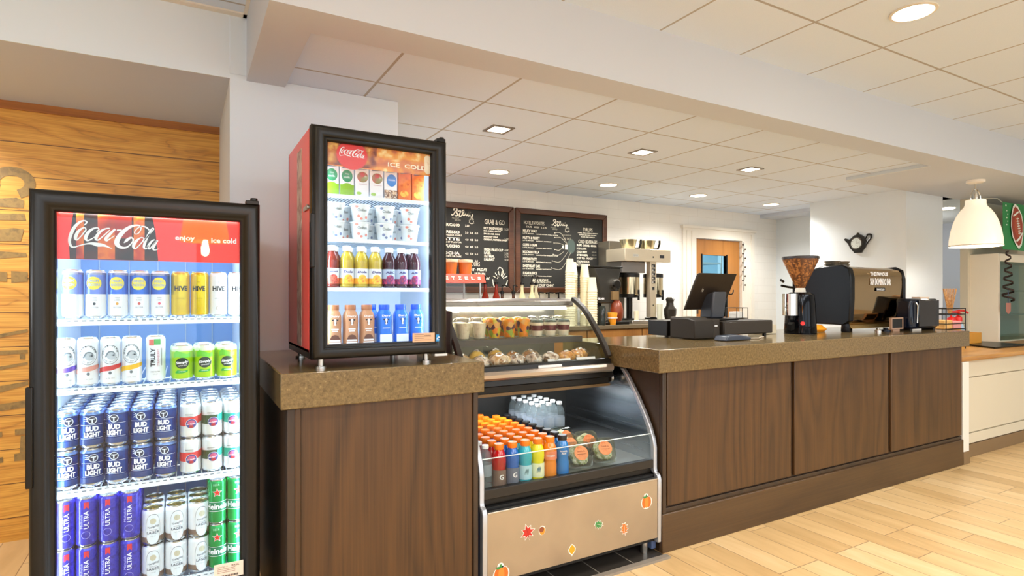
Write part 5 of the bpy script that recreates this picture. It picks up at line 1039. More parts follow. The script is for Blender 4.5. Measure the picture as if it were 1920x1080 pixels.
for i, (x, lb) in enumerate(((1.78, 'left amber paper tub on the food warmer'), (1.925, 'middle amber paper tub on the food warmer'), (2.06, 'right amber paper tub on the food warmer'))):
    b = MB((x, 4.45, 1.45)); b.lathe([(0, 1.452-1.45), (.05, .002), (.058, .10), (0, .10)], mat('amber_tub', '#b8702c', .35), (x, 4.45, 1.45), n=24); o = b.build('paper_tub'); tag(o, lb, 'tub', 'amber paper tubs on the food warmer')
    MB().lathe([(.060, .10), (.062, .105), (.060, .125), (0, .13)], mat('tub_lid_cream', '#e8d8b0', .4), n=24).build('lid', o)
b = MB((1.75, 4.36, 1.45)); b.box(1.71, 1.80, 4.32, 4.40, 1.451, 1.51, mat('pink_box', '#e0a08a', .5)); tag(b.build('paper_box'), 'small pink paper box at the left of the food warmer top', 'box')
# syrup bottles with pumps
def syrup(body, label, h=.37, r=.036):
    b = MB(); b.lathe([(0, 0), (r, 0), (r, h*.62), (r*.8, h*.72), (r*.36, h*.84), (r*.36, h), (0, h)], body, n=20); o = b.build('syrup_bottle'); tag(o, 'proto', 'bottle', 'syrup bottles with pumps'); LAB.pop('proto', None)
    MB().lathe([(r*1.01, h*.12), (r*1.01, h*.5)], label, n=20).build('label', o)
    p = MB(); p.lathe([(0, h), (r*.5, h), (r*.5, h+.02), (.006, h+.025), (.006, h+.075), (0, h+.075)], BLACK, n=14).tube([(0, 0, h+.07), (.0, -.03, h+.075), (0, -.06, h+.06)], .006, BLACK, 6); p.build('pump', o); return o
SY = [syrup(mixclear('syrup_red', '#7a2416', .1), mat('lab_white', '#e9e4d6', .5)), syrup(mixclear('syrup_clear', '#c9c2a0', .35), mat('lab_white', '#e9e4d6', .5)), syrup(mixclear('syrup_brown', '#4a2a14', .1), mat('lab_dark', '#3a3024', .5), .29), syrup(mixclear('syrup_pale', '#e0d6a8', .3), mat('lab_redwhite', '#d8b8a0', .5))]
for i, (x, k, y) in enumerate(((2.235, 0, 4.42), (2.33, 0, 4.40), (2.42, 2, 4.46), (2.50, 2, 4.40), (2.60, 3, 4.42), (2.69, 3, 4.40), (2.77, 1, 4.46))):
    place(SY[k], USED, (x, y, ZB), '%s syrup bottle with black pump, %s from the left by the chalkboards' % (('red', 'clear', 'dark brown', 'pale yellow')[k], nth(i)), group='syrup bottles with pumps', rz=.4*math.sin(i))
# black pump taps of the sauce station
O = (2.93, 4.66, ZB); r = thing('sauce_station', 'cream sauce station with a row of black pumps', 'dispenser', O)
MB(O).box(2.84, 3.28, 4.56, 4.78, ZB, 1.20, mat('station_cream', '#d8cba2', .4)).build('housing', r, bevel=.006)
for x in (2.89, 3.0, 3.11, 3.22):
    p = MB(O); p.cyl((x, 4.60, 1.20), (x, 4.60, 1.25), .02, BLACK).cyl((x, 4.60, 1.25), (x, 4.60, 1.30), .008, BLACK).tube([(x-.05, 4.57, 1.295), (x, 4.59, 1.303), (x+.05, 4.60, 1.30)], .008, BLACK, 6); p.build('pump', r)
# cup stacks
CUPW = mat('paper_cup', '#eee4c4', .55)
for i, (x, zt, y, lb) in enumerate(((3.06, 1.61, 4.34, 'tallest stack of cream paper cups, leftmost of four'), (3.15, 1.585, 4.42, 'second tallest stack of cream paper cups'), (3.225, 1.56, 4.34, 'stack of cream paper cups, third from the left'), (3.235, 1.44, 4.235, 'shortest stack of cream paper cups beside the black grinder'))):
    b = MB((x, y, ZB)); b.lathe([(.045, .0), (.0445, .005), (.031, .115)], CUPW, (x, y, ZB), n=20); z = .03; pr_ = [(.0445, .0)]
    H = zt-ZB; k = 0; n_ = int((H-.115)/.022)
    prof = []
    for q in range(n_): z = q*.022; prof += [(.0455, z), (.0455, z+.005), (.043, z+.0055), (.041, z+.022)]
    z = n_*.022; prof += [(.0455, z), (.0455, z+.005), (.043, z+.006), (.030, H-.004), (.030, H), (0, H)]
    b = MB((x, y, ZB)); b.lathe(prof, CUPW, (x, y, ZB), n=20); tag(b.build('cup_stack', angle=50), lb, 'cups', 'stacks of paper cups')
# bulk grinder
O = (3.43, 4.44, ZB); r = thing('coffee_grinder', 'tall black bulk coffee grinder with round dial on the back counter', 'grinder', O)
MB(O).prism([(3.30, 1.535), (3.63, 1.535), (3.60, 1.42), (3.58, 1.20), (3.37, 1.20), (3.36, 1.42)], 'y', 4.30, 4.58, mat('grinder_olive', '#2a2720', .35)).build('hopper_body', r, bevel=.01)
MB(O).box(3.29, 3.64, 4.29, 4.59, 1.535, 1.55, BLACK).build('lid', r, bevel=.004); MB(O).box(3.36, 3.44, 4.36, 4.56, 1.03, 1.20, BLACK).build('column', r, bevel=.006); MB(O).box(3.34, 3.68, 4.24, 4.58, ZB, 1.03, BLACK).build('base', r, bevel=.006)
d_ = MB(O).cyl((3.545, 4.27, 1.38), (3.545, 4.30, 1.38), .052, CHROME, n=28).build('dial', r); MB(O).cyl((3.545, 4.255, 1.38), (3.545, 4.272, 1.38), .036, BLACK, n=24).build('dial_knob', d_)
MB(O).box(3.50, 3.575, 4.27, 4.30, 1.235, 1.315, mat('spout_bronze', '#a88a60', .3, .6)).build('spout', r)
MB(O).lathe([(0, 0), (.045, 0), (.062, .04), (.065, .10), (.05, .17), (.035, .19), (.035, .2), (0, .2)], mat('bag_brown', '#7a3418', .3), (3.57, 4.30, 1.03), n=22).build('catch_jar', r)
f = Flat(); f.text('BUNN', 3.385, 1.245, .02, WHT, 1, w=.07, bold=.03); f.build('maker_lettering', r, o=(0, 4.30, 0), base=.003)
# small bits in front of the grinder
b = MB((3.33, 4.26, ZB)); b.lathe([(0, 0), (.035, 0), (.035, .16), (.03, .175), (0, .178)], mixclear('canister_dark', '#2a302c', .2), (3.345, 4.235, ZB), n=20); tag(b.build('canister'), 'dark clear canister beside the black grinder', 'canister')
b = MB((3.46, 4.235, ZB)); b.lathe([(0, 0), (.03, 0), (.048, .11), (.046, .115), (0, .10)], mat('filter_amber', '#e8961c', .4), (3.475, 4.245, ZB), n=16); b.lathe([(.0475, .062), (.0485, .066), (.0475, .07)], WHT, (3.475, 4.245, ZB), n=16); tag(b.build('paper_cup'), 'amber paper cup in front of the black grinder', 'cup')
# twin brewer
O = (3.95, 4.45, ZB); r = thing('coffee_brewer', 'stainless steel twin coffee brewer with two urns on the back counter', 'coffee brewer', O)
MB(O).box(3.74, 3.94, 4.621, 4.80, 1.0, 1.83, mat('brewer_side', '#8b8478', .3, .8)).build('tower', r, bevel=.004)
MB(O).box(3.70, 4.30, 4.33, 4.62, 1.61, 1.735, mat('brewer_panel', '#cfc2aa', .28, .6)).build('head', r, bevel=.004)
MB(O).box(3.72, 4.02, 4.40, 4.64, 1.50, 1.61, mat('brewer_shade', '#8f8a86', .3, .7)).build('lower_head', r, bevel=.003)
MB(O).box(4.035, 4.115, 4.34, 4.40, 1.06, 1.615, mat('brewer_panel', '#cfc2aa', .28, .6)).build('control_column', r, bevel=.003)
f = Flat(); 
for k in range(5): f.rect(4.05, 4.10, 1.555-.04*k, 1.585-.04*k, INK, 1); f.rect(4.055, 4.075, 1.56-.04*k, 1.575-.04*k, mat('key_grey', '#b8b4aa', .4), 2)
f.rect(4.06, 4.09, 1.33, 1.36, INK, 1); f.rect(4.065, 4.08, 1.17, 1.185, INK, 1)
f.build('key_pad', r, o=(0, 4.34, 0)); f = Flat(); f.rect(3.80, 3.87, 1.655, 1.68, mat('key_grey', '#b8b4aa', .4), 1); f.text('FETCO', 3.835, 1.668, .014, INK, 2, w=.05); f.rect(4.15, 4.21, 1.65, 1.68, INK, 1); f.rect(4.055, 4.075, 1.65, 1.665, INK, 1); f.build('badge', r, o=(0, 4.33, 0))
for x, g_ in ((3.85, 0), (4.16, 1)):
    MB(O).box(x-.10, x+.11, 4.28, 4.60, ZB, ZB+.035, STEEL).build('drip_base', r, bevel=.006)
for x, lb in ((3.85, 'steel coffee urn with black lid, left of the brewer column'), (4.165, 'steel coffee urn with black lid, right of the brewer column')):
    u = thing('coffee_urn', lb, 'urn', (x, 4.44, 1.036), group=None); m = MB((x, 4.44, 1.036)); UR = mat('urn_steel', '#cdbb98', .15, 1)
    m.lathe([(0, .43), (.098, .43), (.10, .445), (.10, .475), (.06, .485), (0, .485)] if False else [(.098, .255), (.098, .425)], UR, (x, 4.44, 1.036), n=28); m.build('barrel', u)
    MB((x, 4.44, 1.036)).lathe([(0, .42), (.101, .42), (.101, .455), (.085, .463), (0, .463)], BLACK, (x, 4.44, 1.036), n=28).build('lid', u)
    MB((x, 4.44, 1.036)).lathe([(0, .0), (.085, 0), (.085, .012), (.03, .015), (.03, .215), (.098, .22), (.098, .256), (0, .256)], BLACK, (x, 4.44, 1.036), n=28).build('stand', u)
    MB((x, 4.44, 1.036)).cyl((x, 4.34, 1.28), (x, 4.30, 1.28), .014, CHROME).cyl((x, 4.305, 1.33), (x, 4.305, 1.23), .011, BLACK).build('tap', u)
for x, lb in ((3.85, 'left steel brew basket with black handle on top of the brewer'), (4.10, 'right steel brew basket with black handle on top of the brewer')):
    b = MB((x, 4.46, 1.737)); b.lathe([(0, 1.737), (.065, 1.737), (.085, 1.825), (.088, 1.83), (.08, 1.83), (.06, 1.745)], mat('basket_steel', '#cfc7a4', .2, .9), (x, 4.46, 0), n=28); o = b.build('brew_basket'); tag(o, lb, 'basket', 'brew baskets on the brewer')
    MB((x, 4.46, 1.737)).tube([(x+.07, 4.44, 1.745), (x+.11, 4.42, 1.75), (x+.125, 4.41, 1.80), (x+.125, 4.41, 1.835)], .011, BLACK, 8).build('handle', o)
for x, w_, h_, c_, lb in ((3.825, .026, .09, CUPW, 'small cream cup under the left urn'), (4.13, .03, .155, mat('milk_jug_clear', '#c8c8b4', .3), 'pale jug under the right urn')):
    b = MB((x, 4.31, 1.036)); b.lathe([(0, 0), (w_*.8, 0), (w_, h_), (w_*.9, h_), (0, h_*.9)], c_, (x, 4.31, 1.036), n=16); tag(b.build('cup' if h_ < .1 else 'jug'), lb, 'cup' if h_ < .1 else 'jug')
b = MB((4.29, 4.33, 1.036)); b.lathe([(0, 0), (.05, 0), (.062, .05), (.065, .10), (.04, .13), (.035, .17), (.045, .2), (.03, .22), (0, .22)], mixclear('blender_dark', '#3a3630', .25), (4.29, 4.33, 1.036), n=20); tag(b.build('glass_carafe'), 'dark glass carafe at the right end of the brewer', 'carafe')
b = MB((4.45, 4.8, 1.15)); b.box(4.50, 4.57, 4.843, 4.849, 1.10, 1.21, TRIMW); tag(b.build('wall_socket'), 'white wall socket right of the brewer', 'socket')
# ================================================================ on the bar counter
ZC = 1.01
# till: cash drawer, printer, screen on a pillar
O = (3.0, 2.66, ZC); r = thing('cash_drawer', 'flat charcoal cash drawer under the till screen', 'cash drawer', O)
MB(O).box(2.86, 3.32, 2.44, 2.78, 1.03, 1.115, CHAR).build('drawer_body', r, bevel=.004)
MB(O).box(2.865, 3.315, 2.435, 2.441, 1.035, 1.108, mat('charcoal_face', '#352e26', .45, spec=.3)).build('drawer_front', r, bevel=.002)
for x in (2.89, 3.28):
    for y in (2.47, 2.75): MB(O).cyl((x, y, ZC), (x, y, 1.03), .012, BLACK).build('foot', r)
O = (2.68, 2.58, ZC); r = thing('receipt_printer', 'dark boxy receipt printer left of the cash drawer', 'printer', O)
MB(O).prism([(2.44, ZC+.004), (2.44, 1.125), (2.50, 1.138), (2.64, 1.138), (2.64, ZC+.004)], 'x', 2.615, 2.78, CHAR).build('body', r, bevel=.006)
MB(O).box(2.62, 2.775, 2.50, 2.64, 1.1385, 1.142, mat('printer_lid', '#57503f', .4)).build('lid', r, bevel=.002)
MB(O).box(2.79, 2.853, 2.46, 2.60, ZC+.003, 1.13, mat('charcoal_face', '#352e26', .45, spec=.3)).build('power_unit', r, bevel=.004); MB(O).box(2.805, 2.830, 2.458, 2.461, 1.085, 1.091, WHT).build('status_light', r)
O = (2.70, 2.80, ZC); r = thing('card_dock', 'low black box behind the receipt printer', 'box', (2.70, 2.76, ZC)); MB((2.70, 2.76, ZC)).box(2.62, 2.84, 2.67, 2.84, 1.02, 1.115, BLACK).build('body', r, bevel=.004)
for x in (2.65, 2.80): MB((2.70, 2.76, ZC)).cyl((x, 2.70, ZC), (x, 2.70, 1.02), .01, BLACK).build('foot', r)
O = (2.97, 2.60, 1.116); r = thing('till_screen', 'black touch-screen till on a grey pillar, seen from behind', 'monitor', O)
MB(O).box(2.90, 3.10, 2.52, 2.74, 1.116, 1.128, BLACK).build('foot_plate', r, bevel=.004)
MB(O).prism([(2.90, 1.128), (3.02, 1.128), (3.02, 1.23), (2.99, 1.275), (2.90, 1.29)] if False else [(2.58, 1.128), (2.68, 1.128), (2.66, 1.27), (2.56, 1.30)], 'x', 2.915, 3.035, mat('pillar_grey', '#3d4148', .35)).build('pillar', r, bevel=.01)
b = MB(O)
# screen leaning: top further back
y0, y1 = 2.54, 2.66
def scr(x0, x1, z0, z1, off, th, m):
    def yy(z): return 2.62-(z-1.2)*.50
    b_ = MB(O); b_.prism([(yy(z0)+off, z0), (yy(z1)+off, z1), (yy(z1)+off+th, z1-.006), (yy(z0)+off+th, z0-.006)], 'x', x0, x1, m); return b_
scr(2.775, 3.125, 1.185, 1.415, .04, .022, mat('screen_back', '#2b2118', .35)).build('housing', r, bevel=.006)
scr(2.785, 3.115, 1.195, 1.405, .0625, .001, mat('screen_glass', '#0a0c10', .1)).build('screen', r)
f = Flat(); f.text('/x', 2.86, 0, .03, mat('badge_ivory', '#cfc4b0', .4), 1, w=.02); f.build('badge', r, o=(0, 2.605, 1.31), V=(0, -.447, .894), base=.003)
MB(O).tube([(3.120, 2.625, 1.285), (3.15, 2.62, 1.28), (3.165, 2.62, 1.295), (3.168, 2.62, 1.31)], .004, BLACK, 6).build('card_slot_hook', r)
O = (2.80, 2.30, ZC); r = thing('card_reader', 'flat dark blue-grey card reader lying at the front of the counter', 'card reader', O)
MB(O).prism([(2.68, ZC+.002), (2.90, ZC+.002), (2.90, ZC+.018), (2.80, ZC+.032), (2.70, ZC+.030)], 'y', 2.27, 2.36, mat('reader_body', '#39404c', .3)).build('body', r, bevel=.006); MB(O).prism([(2.805, ZC+.0325), (2.89, ZC+.0205), (2.89, ZC+.0215), (2.805, ZC+.0335)], 'y', 2.28, 2.35, mat('reader_keys', '#9aa2ae', .3)).build('key_pad', r)
tag(MB((2.94, 2.26, ZC)).tube([(2.90, 2.30, ZC+.006), (2.96, 2.33, ZC+.006), (3.02, 2.31, ZC+.006), (3.08, 2.35, ZC+.006), (3.14, 2.37, ZC+.006)], .0035, mat('cable_ivory', '#cfc6b2', .4), 6).build('cable'), 'thin pale cable trailing from the card reader', 'cable')
# wire caddy and bananas-yellow cloth behind the till
O = (3.27, 2.66, 1.116); r = thing('wire_basket', 'small dark wire basket on the cash drawer', 'basket', O); m = MB(O)
for z in (1.12, 1.19): m.tube([(3.20, 2.62, z), (3.31, 2.62, z), (3.31, 2.71, z), (3.20, 2.71, z)], .003, mat('wire_dark', '#4a4238', .4, .5), 6, closed=True)
for x, y in ((3.20, 2.62), (3.255, 2.62), (3.31, 2.62), (3.31, 2.71), (3.20, 2.71)): m.cyl((x, y, 1.118), (x, y, 1.19), .0025, mat('wire_dark', '#4a4238', .4, .5), n=6)
m.build('wire_frame', r); MB(O).box(3.215, 3.295, 2.635, 2.695, 1.124, 1.165, mat('sachet_white', '#e9e5dc', .5)).build('sachets', r)
b = MB((3.10, 2.80, ZC)); b.ell((3.18, 2.83, 1.09), (.06, .04, .075), noisy('lemon_bowl', ['#e6dca0', '#efe9c8', '#dcd080'], 20, .5), 18, 12, lump=.08, seed=2); tag(b.build('paper_bag'), 'pale yellow crumpled bag behind the cash drawer', 'bag')
# espresso grinder
O = (3.70, 2.50, ZC); r = thing('espresso_grinder', 'black and steel espresso grinder with a cone of coffee beans', 'grinder', O)
SHB = mat('black_mirror', '#0f1116', .06, .6)
MB(O).lathe([(0, .003), (.094, .003), (.096, .012), (.092, .10), (.086, .22), (.080, .27), (.060, .285), (0, .285)], SHB, O, n=36, sq=2.6).build('body', r)
MB(O).lathe([(0, 0), (.105, 0), (.105, .003), (0, .003)], BLACK, O, n=32).build('base', r)
MB(O).lathe([(0, .285), (.036, .285), (.030, .315), (0, .315)], mat('collar_ivory', '#d8d4c8', .3), O, n=24).build('collar', r)
BEAN = noisy('coffee_beans', ['#5a3214', '#8a5526', '#a86c34', '#6b3f1a', '#3c200e'], 85, .4, 'vor')
MB(O).lathe([(.028, .315), (.112, .505), (.112, .515), (0, .515)], BEAN, O, n=32).build('bean_hopper', r)
MB(O).lathe([(0, .5155), (.118, .5155), (.119, .522), (.116, .532), (0, .534)], mat('hopper_lid', '#3d3a3c', .25), O, n=36).build('hopper_lid', r)
c_ = MB(O); c_.cyl((3.70-.155, 2.47, ZC+.13), (3.70-.155, 2.47, ZC+.275), .048, CHROME, n=28); c_.build('doser', r)
MB(O).cyl((3.545, 2.47, ZC+.105), (3.545, 2.47, ZC+.13), .02, BLACK, n=16).build('doser_chute', r); MB(O).box(3.58, 3.63, 2.46, 2.48, ZC+.20, ZC+.24, BLACK).build('doser_lever', r)
MB(O).cyl((3.632, 2.440, ZC+.075), (3.624, 2.431, ZC+.075), .013, mat('switch_red', '#d01818', .3, emit='#ff2010', es=.8), n=20).build('power_switch', r)
MB(O).tube([(3.60, 2.56, ZC+.36), (3.56, 2.55, ZC+.37)], .009, BLACK, 8).build('lever', r)
# espresso machine
O = (4.45, 2.60, ZC); r = thing('espresso_machine', 'large espresso machine with brown-tinted mirror-chrome back and black side', 'espresso machine', O)
BR = mat('chrome_brown_reflect', '#b99d74', .06, 1)  # chrome back with its warm brown reflections put into the colour
bp = [(2.45, 1.05), (2.425, 1.09), (2.405, 1.22), (2.395, 1.36), (2.405, 1.45), (2.445, 1.478), (2.50, 1.487)]
bk = MB(O).strip(catmull(bp, 4), 'x', 4.155, 4.80, -.006, BR).build('back_panel', r)
sp_ = [(2.44, 1.06), (2.395, 1.09), (2.385, 1.25), (2.385, 1.40), (2.40, 1.468), (2.45, 1.495), (2.62, 1.485), (2.80, 1.435), (2.84, 1.38), (2.84, 1.12), (2.80, 1.07)]
for a, b in ((4.10, 4.155), (4.80, 4.83)): MB(O).prism(sp_, 'x', a, b, mat('machine_black', '#08090c', .25, spec=.25)).build('side_panel', r, bevel=.008)
MB(O).box(4.155, 4.80, 2.452, 2.80, 1.06, 1.43, mat('machine_inner', '#2a2826', .4)).build('chassis', r)
MB(O).box(4.155, 4.80, 2.50, 2.70, 1.43, 1.482, STEEL).build('cup_tray', r, bevel=.003)
MB(O).prism([(2.40, 1.035), (2.47, 1.035), (2.47, 1.062), (2.43, 1.062)], 'x', 4.15, 4.80, mat('gold_rail', '#c8ab6e', .2, .9)).build('lower_rail', r, bevel=.003)
for x in (4.13, 4.78):
    for y in (2.44, 2.80): MB(O).lathe([(0, 0), (.026, 0), (.03, .01), (.026, .06), (0, .06)], mat('machine_black', '#101218', .22), (x, y, ZC), n=20).build('foot', r)
for x in (4.22, 4.42, 4.62): MB(O).cyl((x, 2.83, 1.25), (x, 2.83, 1.19), .035, CHROME).tube([(x, 2.86, 1.20), (x, 2.96, 1.18)], .013, BLACK, 8).build('group_head', r)
MB(O).tube([(4.10, 2.80, 1.33), (4.06, 2.85, 1.34), (4.0, 2.86, 1.35)], .009, BLACK, 8).build('steam_lever', r)
f = Flat(); f.text('THE FAMOUS', 4.47, 1.432, .030, WHT, 1, w=.235, bold=.05); f.text('SAN DOMINGO BAR', 4.49, 1.375, .052, WHT, 1, w=.275, bold=.05); f.rect(4.43, 4.55, 1.306, 1.332, INK, 1); f.text('RANCILIO', 4.49, 1.319, .015, WHT, 2, w=.10, bold=.03)
f.build('maker_lettering', bk, o=(0, 2.393, 0), base=.002)
for i, (x, lb) in enumerate(((4.20, 'left low stack of steel and glass cups on the espresso machine'), (4.315, 'right low stack of steel and glass cups on the espresso machine'))):
    b = MB((x, 2.58, 1.484))
    for k in range(2): b.lathe([(0, .002+.022*k), (.045, .002+.022*k), (.054, .018+.022*k), (.056, .022+.022*k), (.048, .023+.022*k)], mat('cup_pewter', '#8f887a', .2, .7), (x, 2.58, 1.484), n=24)
    tag(b.build('cup_stack'), lb, 'cups', 'cups on the espresso machine')
b = MB((4.02, 2.62, ZC)); b.lathe([(0, .002), (.09, .002), (.105, .02), (.07, .05), (0, .055)], mat('dish_orange', '#e8941c', .4), (4.0, 2.62, ZC), n=28); tag(b.build('orange_dish'), 'orange domed dish between the grinder and the espresso machine', 'dish')
b = MB((3.50, 2.62, ZC)); b.prism([(3.41, ZC+.002), (3.53, ZC+.002), (3.53, ZC+.06), (3.45, ZC+.08), (3.41, ZC+.08)], 'y', 2.56, 2.70, mat('block_ivory', '#d9cdb0', .5)); tag(b.build('knock_box', bevel=.004), 'ivory box behind the espresso grinder', 'box')
b = MB((4.50, 2.34, ZC)); 
for x, rr_ in ((4.38, .022), (4.45, .026)): b.lathe([(0, .001), (rr_, .001), (rr_, .012), (rr_*.5, .016), (rr_*.5, .024), (0, .024)], CHROME, (x, 2.33, ZC), n=20)
for i, (x, rr_, lb) in enumerate(((4.36, .024, 'small chrome tamper under the brown-tinted panel, left one'), (4.46, .032, 'wider dark tamper under the brown-tinted panel, right one'))):
    b = MB((x, 2.34, ZC)); b.lathe([(0, .001), (rr_, .001), (rr_, .012), (rr_*.5, .017), (rr_*.55, .028), (0, .03)], CHROME if i == 0 else mat('tamper_dark', '#272b33', .2, .6), (x, 2.34, ZC), n=20); tag(b.build('tamper'), lb, 'tamper')
O = (4.56, 2.35, ZC); r = thing('chalk_sign', 'tiny framed black sign leaning by the dark glossy appliance', 'sign', (4.56, 2.34, ZC)); 
MB((4.56, 2.34, ZC)).box(4.51, 4.66, 2.325, 2.335, 1.03, 1.105, mat('slate_black', '#24231f', .75)).build('panel', r); b = MB((4.56, 2.34, ZC))
for a in ((4.505, 4.515, 1.025, 1.11), (4.655, 4.665, 1.025, 1.11), (4.515, 4.655, 1.025, 1.034), (4.515, 4.655, 1.101, 1.11)): b.box(a[0], a[1], 2.322, 2.338, a[2], a[3], mat('sign_frame', '#c09a80', .5))
b.build('frame', r); MB((4.56, 2.34, ZC)).box(4.54, 4.63, 2.33, 2.37, ZC, 1.026, mat('sign_frame', '#c09a80', .5)).build('stand', r)
# dark glossy appliance at the end of the counter
O = (4.88, 2.32, ZC); r = thing('microwave_oven', 'small glossy blue-black microwave at the far end of the bar counter', 'microwave', O)
MBK = mat('midnight_gloss', '#081224', .12, spec=.4)
MB(O).box(4.675, 5.075, 2.275, 2.385, 1.022, 1.25, MBK).build('body', r, bevel=.02, seg=3)
MB(O).box(4.765, 5.01, 2.262, 2.275, 1.04, 1.238, mat('oven_glass', '#1a1513', .04)).build('door_glass', r, bevel=.003); MB(O).tube([(4.735, 2.262, 1.07), (4.735, 2.258, 1.20), (4.727, 2.268, 1.222)], .005, CHROME, 8).build('handle', r)
MB(O).box(5.02, 5.07, 2.268, 2.275, 1.04, 1.238, mat('panel_black', '#15171c', .2)).build('control_panel', r, bevel=.002)
for x in (4.71, 5.04): MB(O).box(x-.015, x+.015, 2.29, 2.37, ZC, 1.023, BLACK).build('foot', r)
tag(MB((4.9, 2.33, 1.251)).box(4.86, 4.99, 2.30, 2.36, 1.2512, 1.262, mat('paper_peach', '#e8cdb4', .6)).build('paper_pad'), 'flat peach-coloured pad on the small microwave', 'pad')

# ================================================================ teapot clock on the column
O = (6.02, 3.42, 1.81); r = thing('wall_clock', 'black teapot-shaped wall clock on the far white column', 'clock', O)
def mirror(P): return [(3.42-a, 1.81+b) for a, b in P]
body = [(-.035, .085), (-.012, .092), (.0, .108), (.012, .092), (.035, .085), (.07, .05), (.082, .005), (.072, -.045), (.045, -.08), (.04, -.098), (-.04, -.098), (-.045, -.08), (-.072, -.045), (-.085, -.005), (-.135, .045), (-.15, .052), (-.145, .038), (-.115, .0), (-.1, .03), (-.075, .05)]
body = [(-.035, .085), (-.012, .09), (-.010, .105), (.0, .110), (.010, .105), (.012, .09), (.035, .085), (.07, .055), (.085, .01), (.078, -.04), (.045, -.082), (.04, -.098), (-.035, -.098), (-.045, -.082), (-.078, -.045), (-.098, .0), (-.142, .048), (-.13, .062), (-.085, .045), (-.07, .055)]
MB(O).prism(mirror(body), 'x', 5.995, 6.018, mat('iron_black', '#14130f', .3)).build('teapot_body', r, bevel=.004)
MB(O).tube([(6.006, 3.42-a, 1.81+b) for a, b in catmull([(.072, .045), (.095, .08), (.13, .075), (.128, .045), (.10, .01), (.082, -.02)], 4)], .010, mat('iron_black', '#14130f', .3), 8).build('handle', r)
MB(O).cyl((5.985, 3.42+.008, 1.81), (6.0, 3.42+.008, 1.81), .062, CHROME, n=36).build('bezel', r)
MB(O).cyl((5.983, 3.428, 1.81), (5.9852, 3.428, 1.81), .051, mat('dial_white', '#dfe8e6', .35), n=36).build('dial', r)
f = Flat()
for k in range(12): a = PI/2-k*PI/6; f.text(str(12 if k == 0 else k), .040*math.cos(a), .040*math.sin(a), .009, INK, 1)
f.stroke([(0, 0, .003), (.003, .028, .002)], INK, 2, smooth=False); f.stroke([(0, 0, .0025), (.034, .003, .0018)], INK, 2, smooth=False); f.text('TEA', 0, -.018, .005, mat('teal_print', '#2c8a86', .4), 1)
f.build('dial_print', r, o=(5.983, 3.428, 1.81), U=(0, -1, 0))

# ================================================================ lamps
LIT = mat('lamp_lit', '#ffffff', .3, emit='#fff1d8', es=14); RIMB = mat('lamp_rim', '#8a8177', .35, .4)
def down(x, y, z, kind, label, power=9):
    O = (x, y, z); r = thing('recessed_downlight', label, 'ceiling light', O, group=None)
    if kind == 'sq':
        b = MB(O)
        for a in ((-.075, -.055, -.075, .075), (.055, .075, -.075, .075), (-.055, .055, -.075, -.055), (-.055, .055, .055, .075)): b.box(x+a[0], x+a[1], y+a[2], y+a[3], z-.006, z, RIMB)
        b.build('trim_frame', r); MB(O).box(x-.054, x+.054, y-.054, y+.054, z-.004, z-.002, LIT).build('lens', r)
    else:
        R_ = .09 if kind == 'rd' else .095
        MB(O).lathe([(R_*.86, -.001), (R_*.86, -.007), (R_, -.005), (R_, 0)], mat('lamp_white_rim', '#ded8ce', .4), O, n=32).build('trim_ring', r); MB(O).lathe([(0, -.004), (R_*.87, -.004), (R_*.87, -.002), (0, -.002)], LIT, O, n=32).build('lens', r)
    lamp('downlight', 'SPOT', (x, y, z-.012), power*9, WARM, .05, spot=math.radians(150 if z < 2.4 else 105))
for x, y, k, lb in ((1.685, 3.15, 'sq', 'square recessed light nearest the red cooler'), (2.85, 3.145, 'sq', 'square recessed light, middle of the three square ones'), (3.995, 3.14, 'sq', 'square recessed light nearest the far column'),
                    (2.263, 4.225, 'rd', 'round recessed light above the left chalkboard'), (3.407, 4.22, 'rd', 'round recessed light above the right chalkboard'), (4.569, 4.215, 'rd', 'round recessed light in front of the kitchen door'), (5.73, 4.225, 'rd', 'round recessed light furthest back by the side wall')):
    down(x, y, C2, k, lb, 7)
down(2.91, 1.407, C1, 'big', 'large round recessed light in the high ceiling near the camera', 12)
b = None
r = thing('recessed_downlight', 'small round light glimpsed between the far column and the pendant', 'ceiling light', (7.798, 3.42, C2)); MB((7.798, 3.42, C2)).lathe([(0, -.004), (.09, -.004), (.09, 0), (0, 0)], LIT, (7.798, 3.42, C2-.001), n=24).build('lens', r)
lamp('far_room_light', 'POINT', (8.2, 4.2, 2.0), 12, (1, .95, .9), .2)
# added unseen lobby downlights that brighten the floor before the counter
for i, x in enumerate((.3, 4.2, 5.9)): down(x, 1.0, C1, 'big', ('added round lobby ceiling light to the left out of frame', 'added round lobby ceiling light over the counter front', 'added round lobby ceiling light near the far end')[i], (8, 4, 2)[i])
# pendant
O = (5.99, 2.40, 1.70); r = thing('pendant_lamp', 'white bell-shaped pendant lamp hanging from the soffit at right', 'pendant lamp', O)
SHD = mat('opal_glass', '#fff6e6', .25, emit='#fff0d4', es=.32)
MB(O).lathe([(.190, 1.70), (.188, 1.76), (.176, 1.84), (.158, 1.91), (.135, 1.97), (.105, 2.02), (.082, 2.045), (.074, 2.07), (.074, 2.10), (.070, 2.105), (0, 2.105)], SHD, (5.99, 2.40, 0), n=48).build('shade', r)
MB(O).lathe([(.190, 1.70), (.193, 1.702), (.193, 1.708), (.1895, 1.712)], mat('opal_rim', '#f4ead8', .2), (5.99, 2.40, 0), n=48).build('rim', r)
MB(O).cyl((5.99, 2.40, 2.105), (5.99, 2.40, 2.25), .006, CHROME).cyl((5.99, 2.40, 2.105), (5.99, 2.40, 2.16), .016, CHROME).build('stem', r)
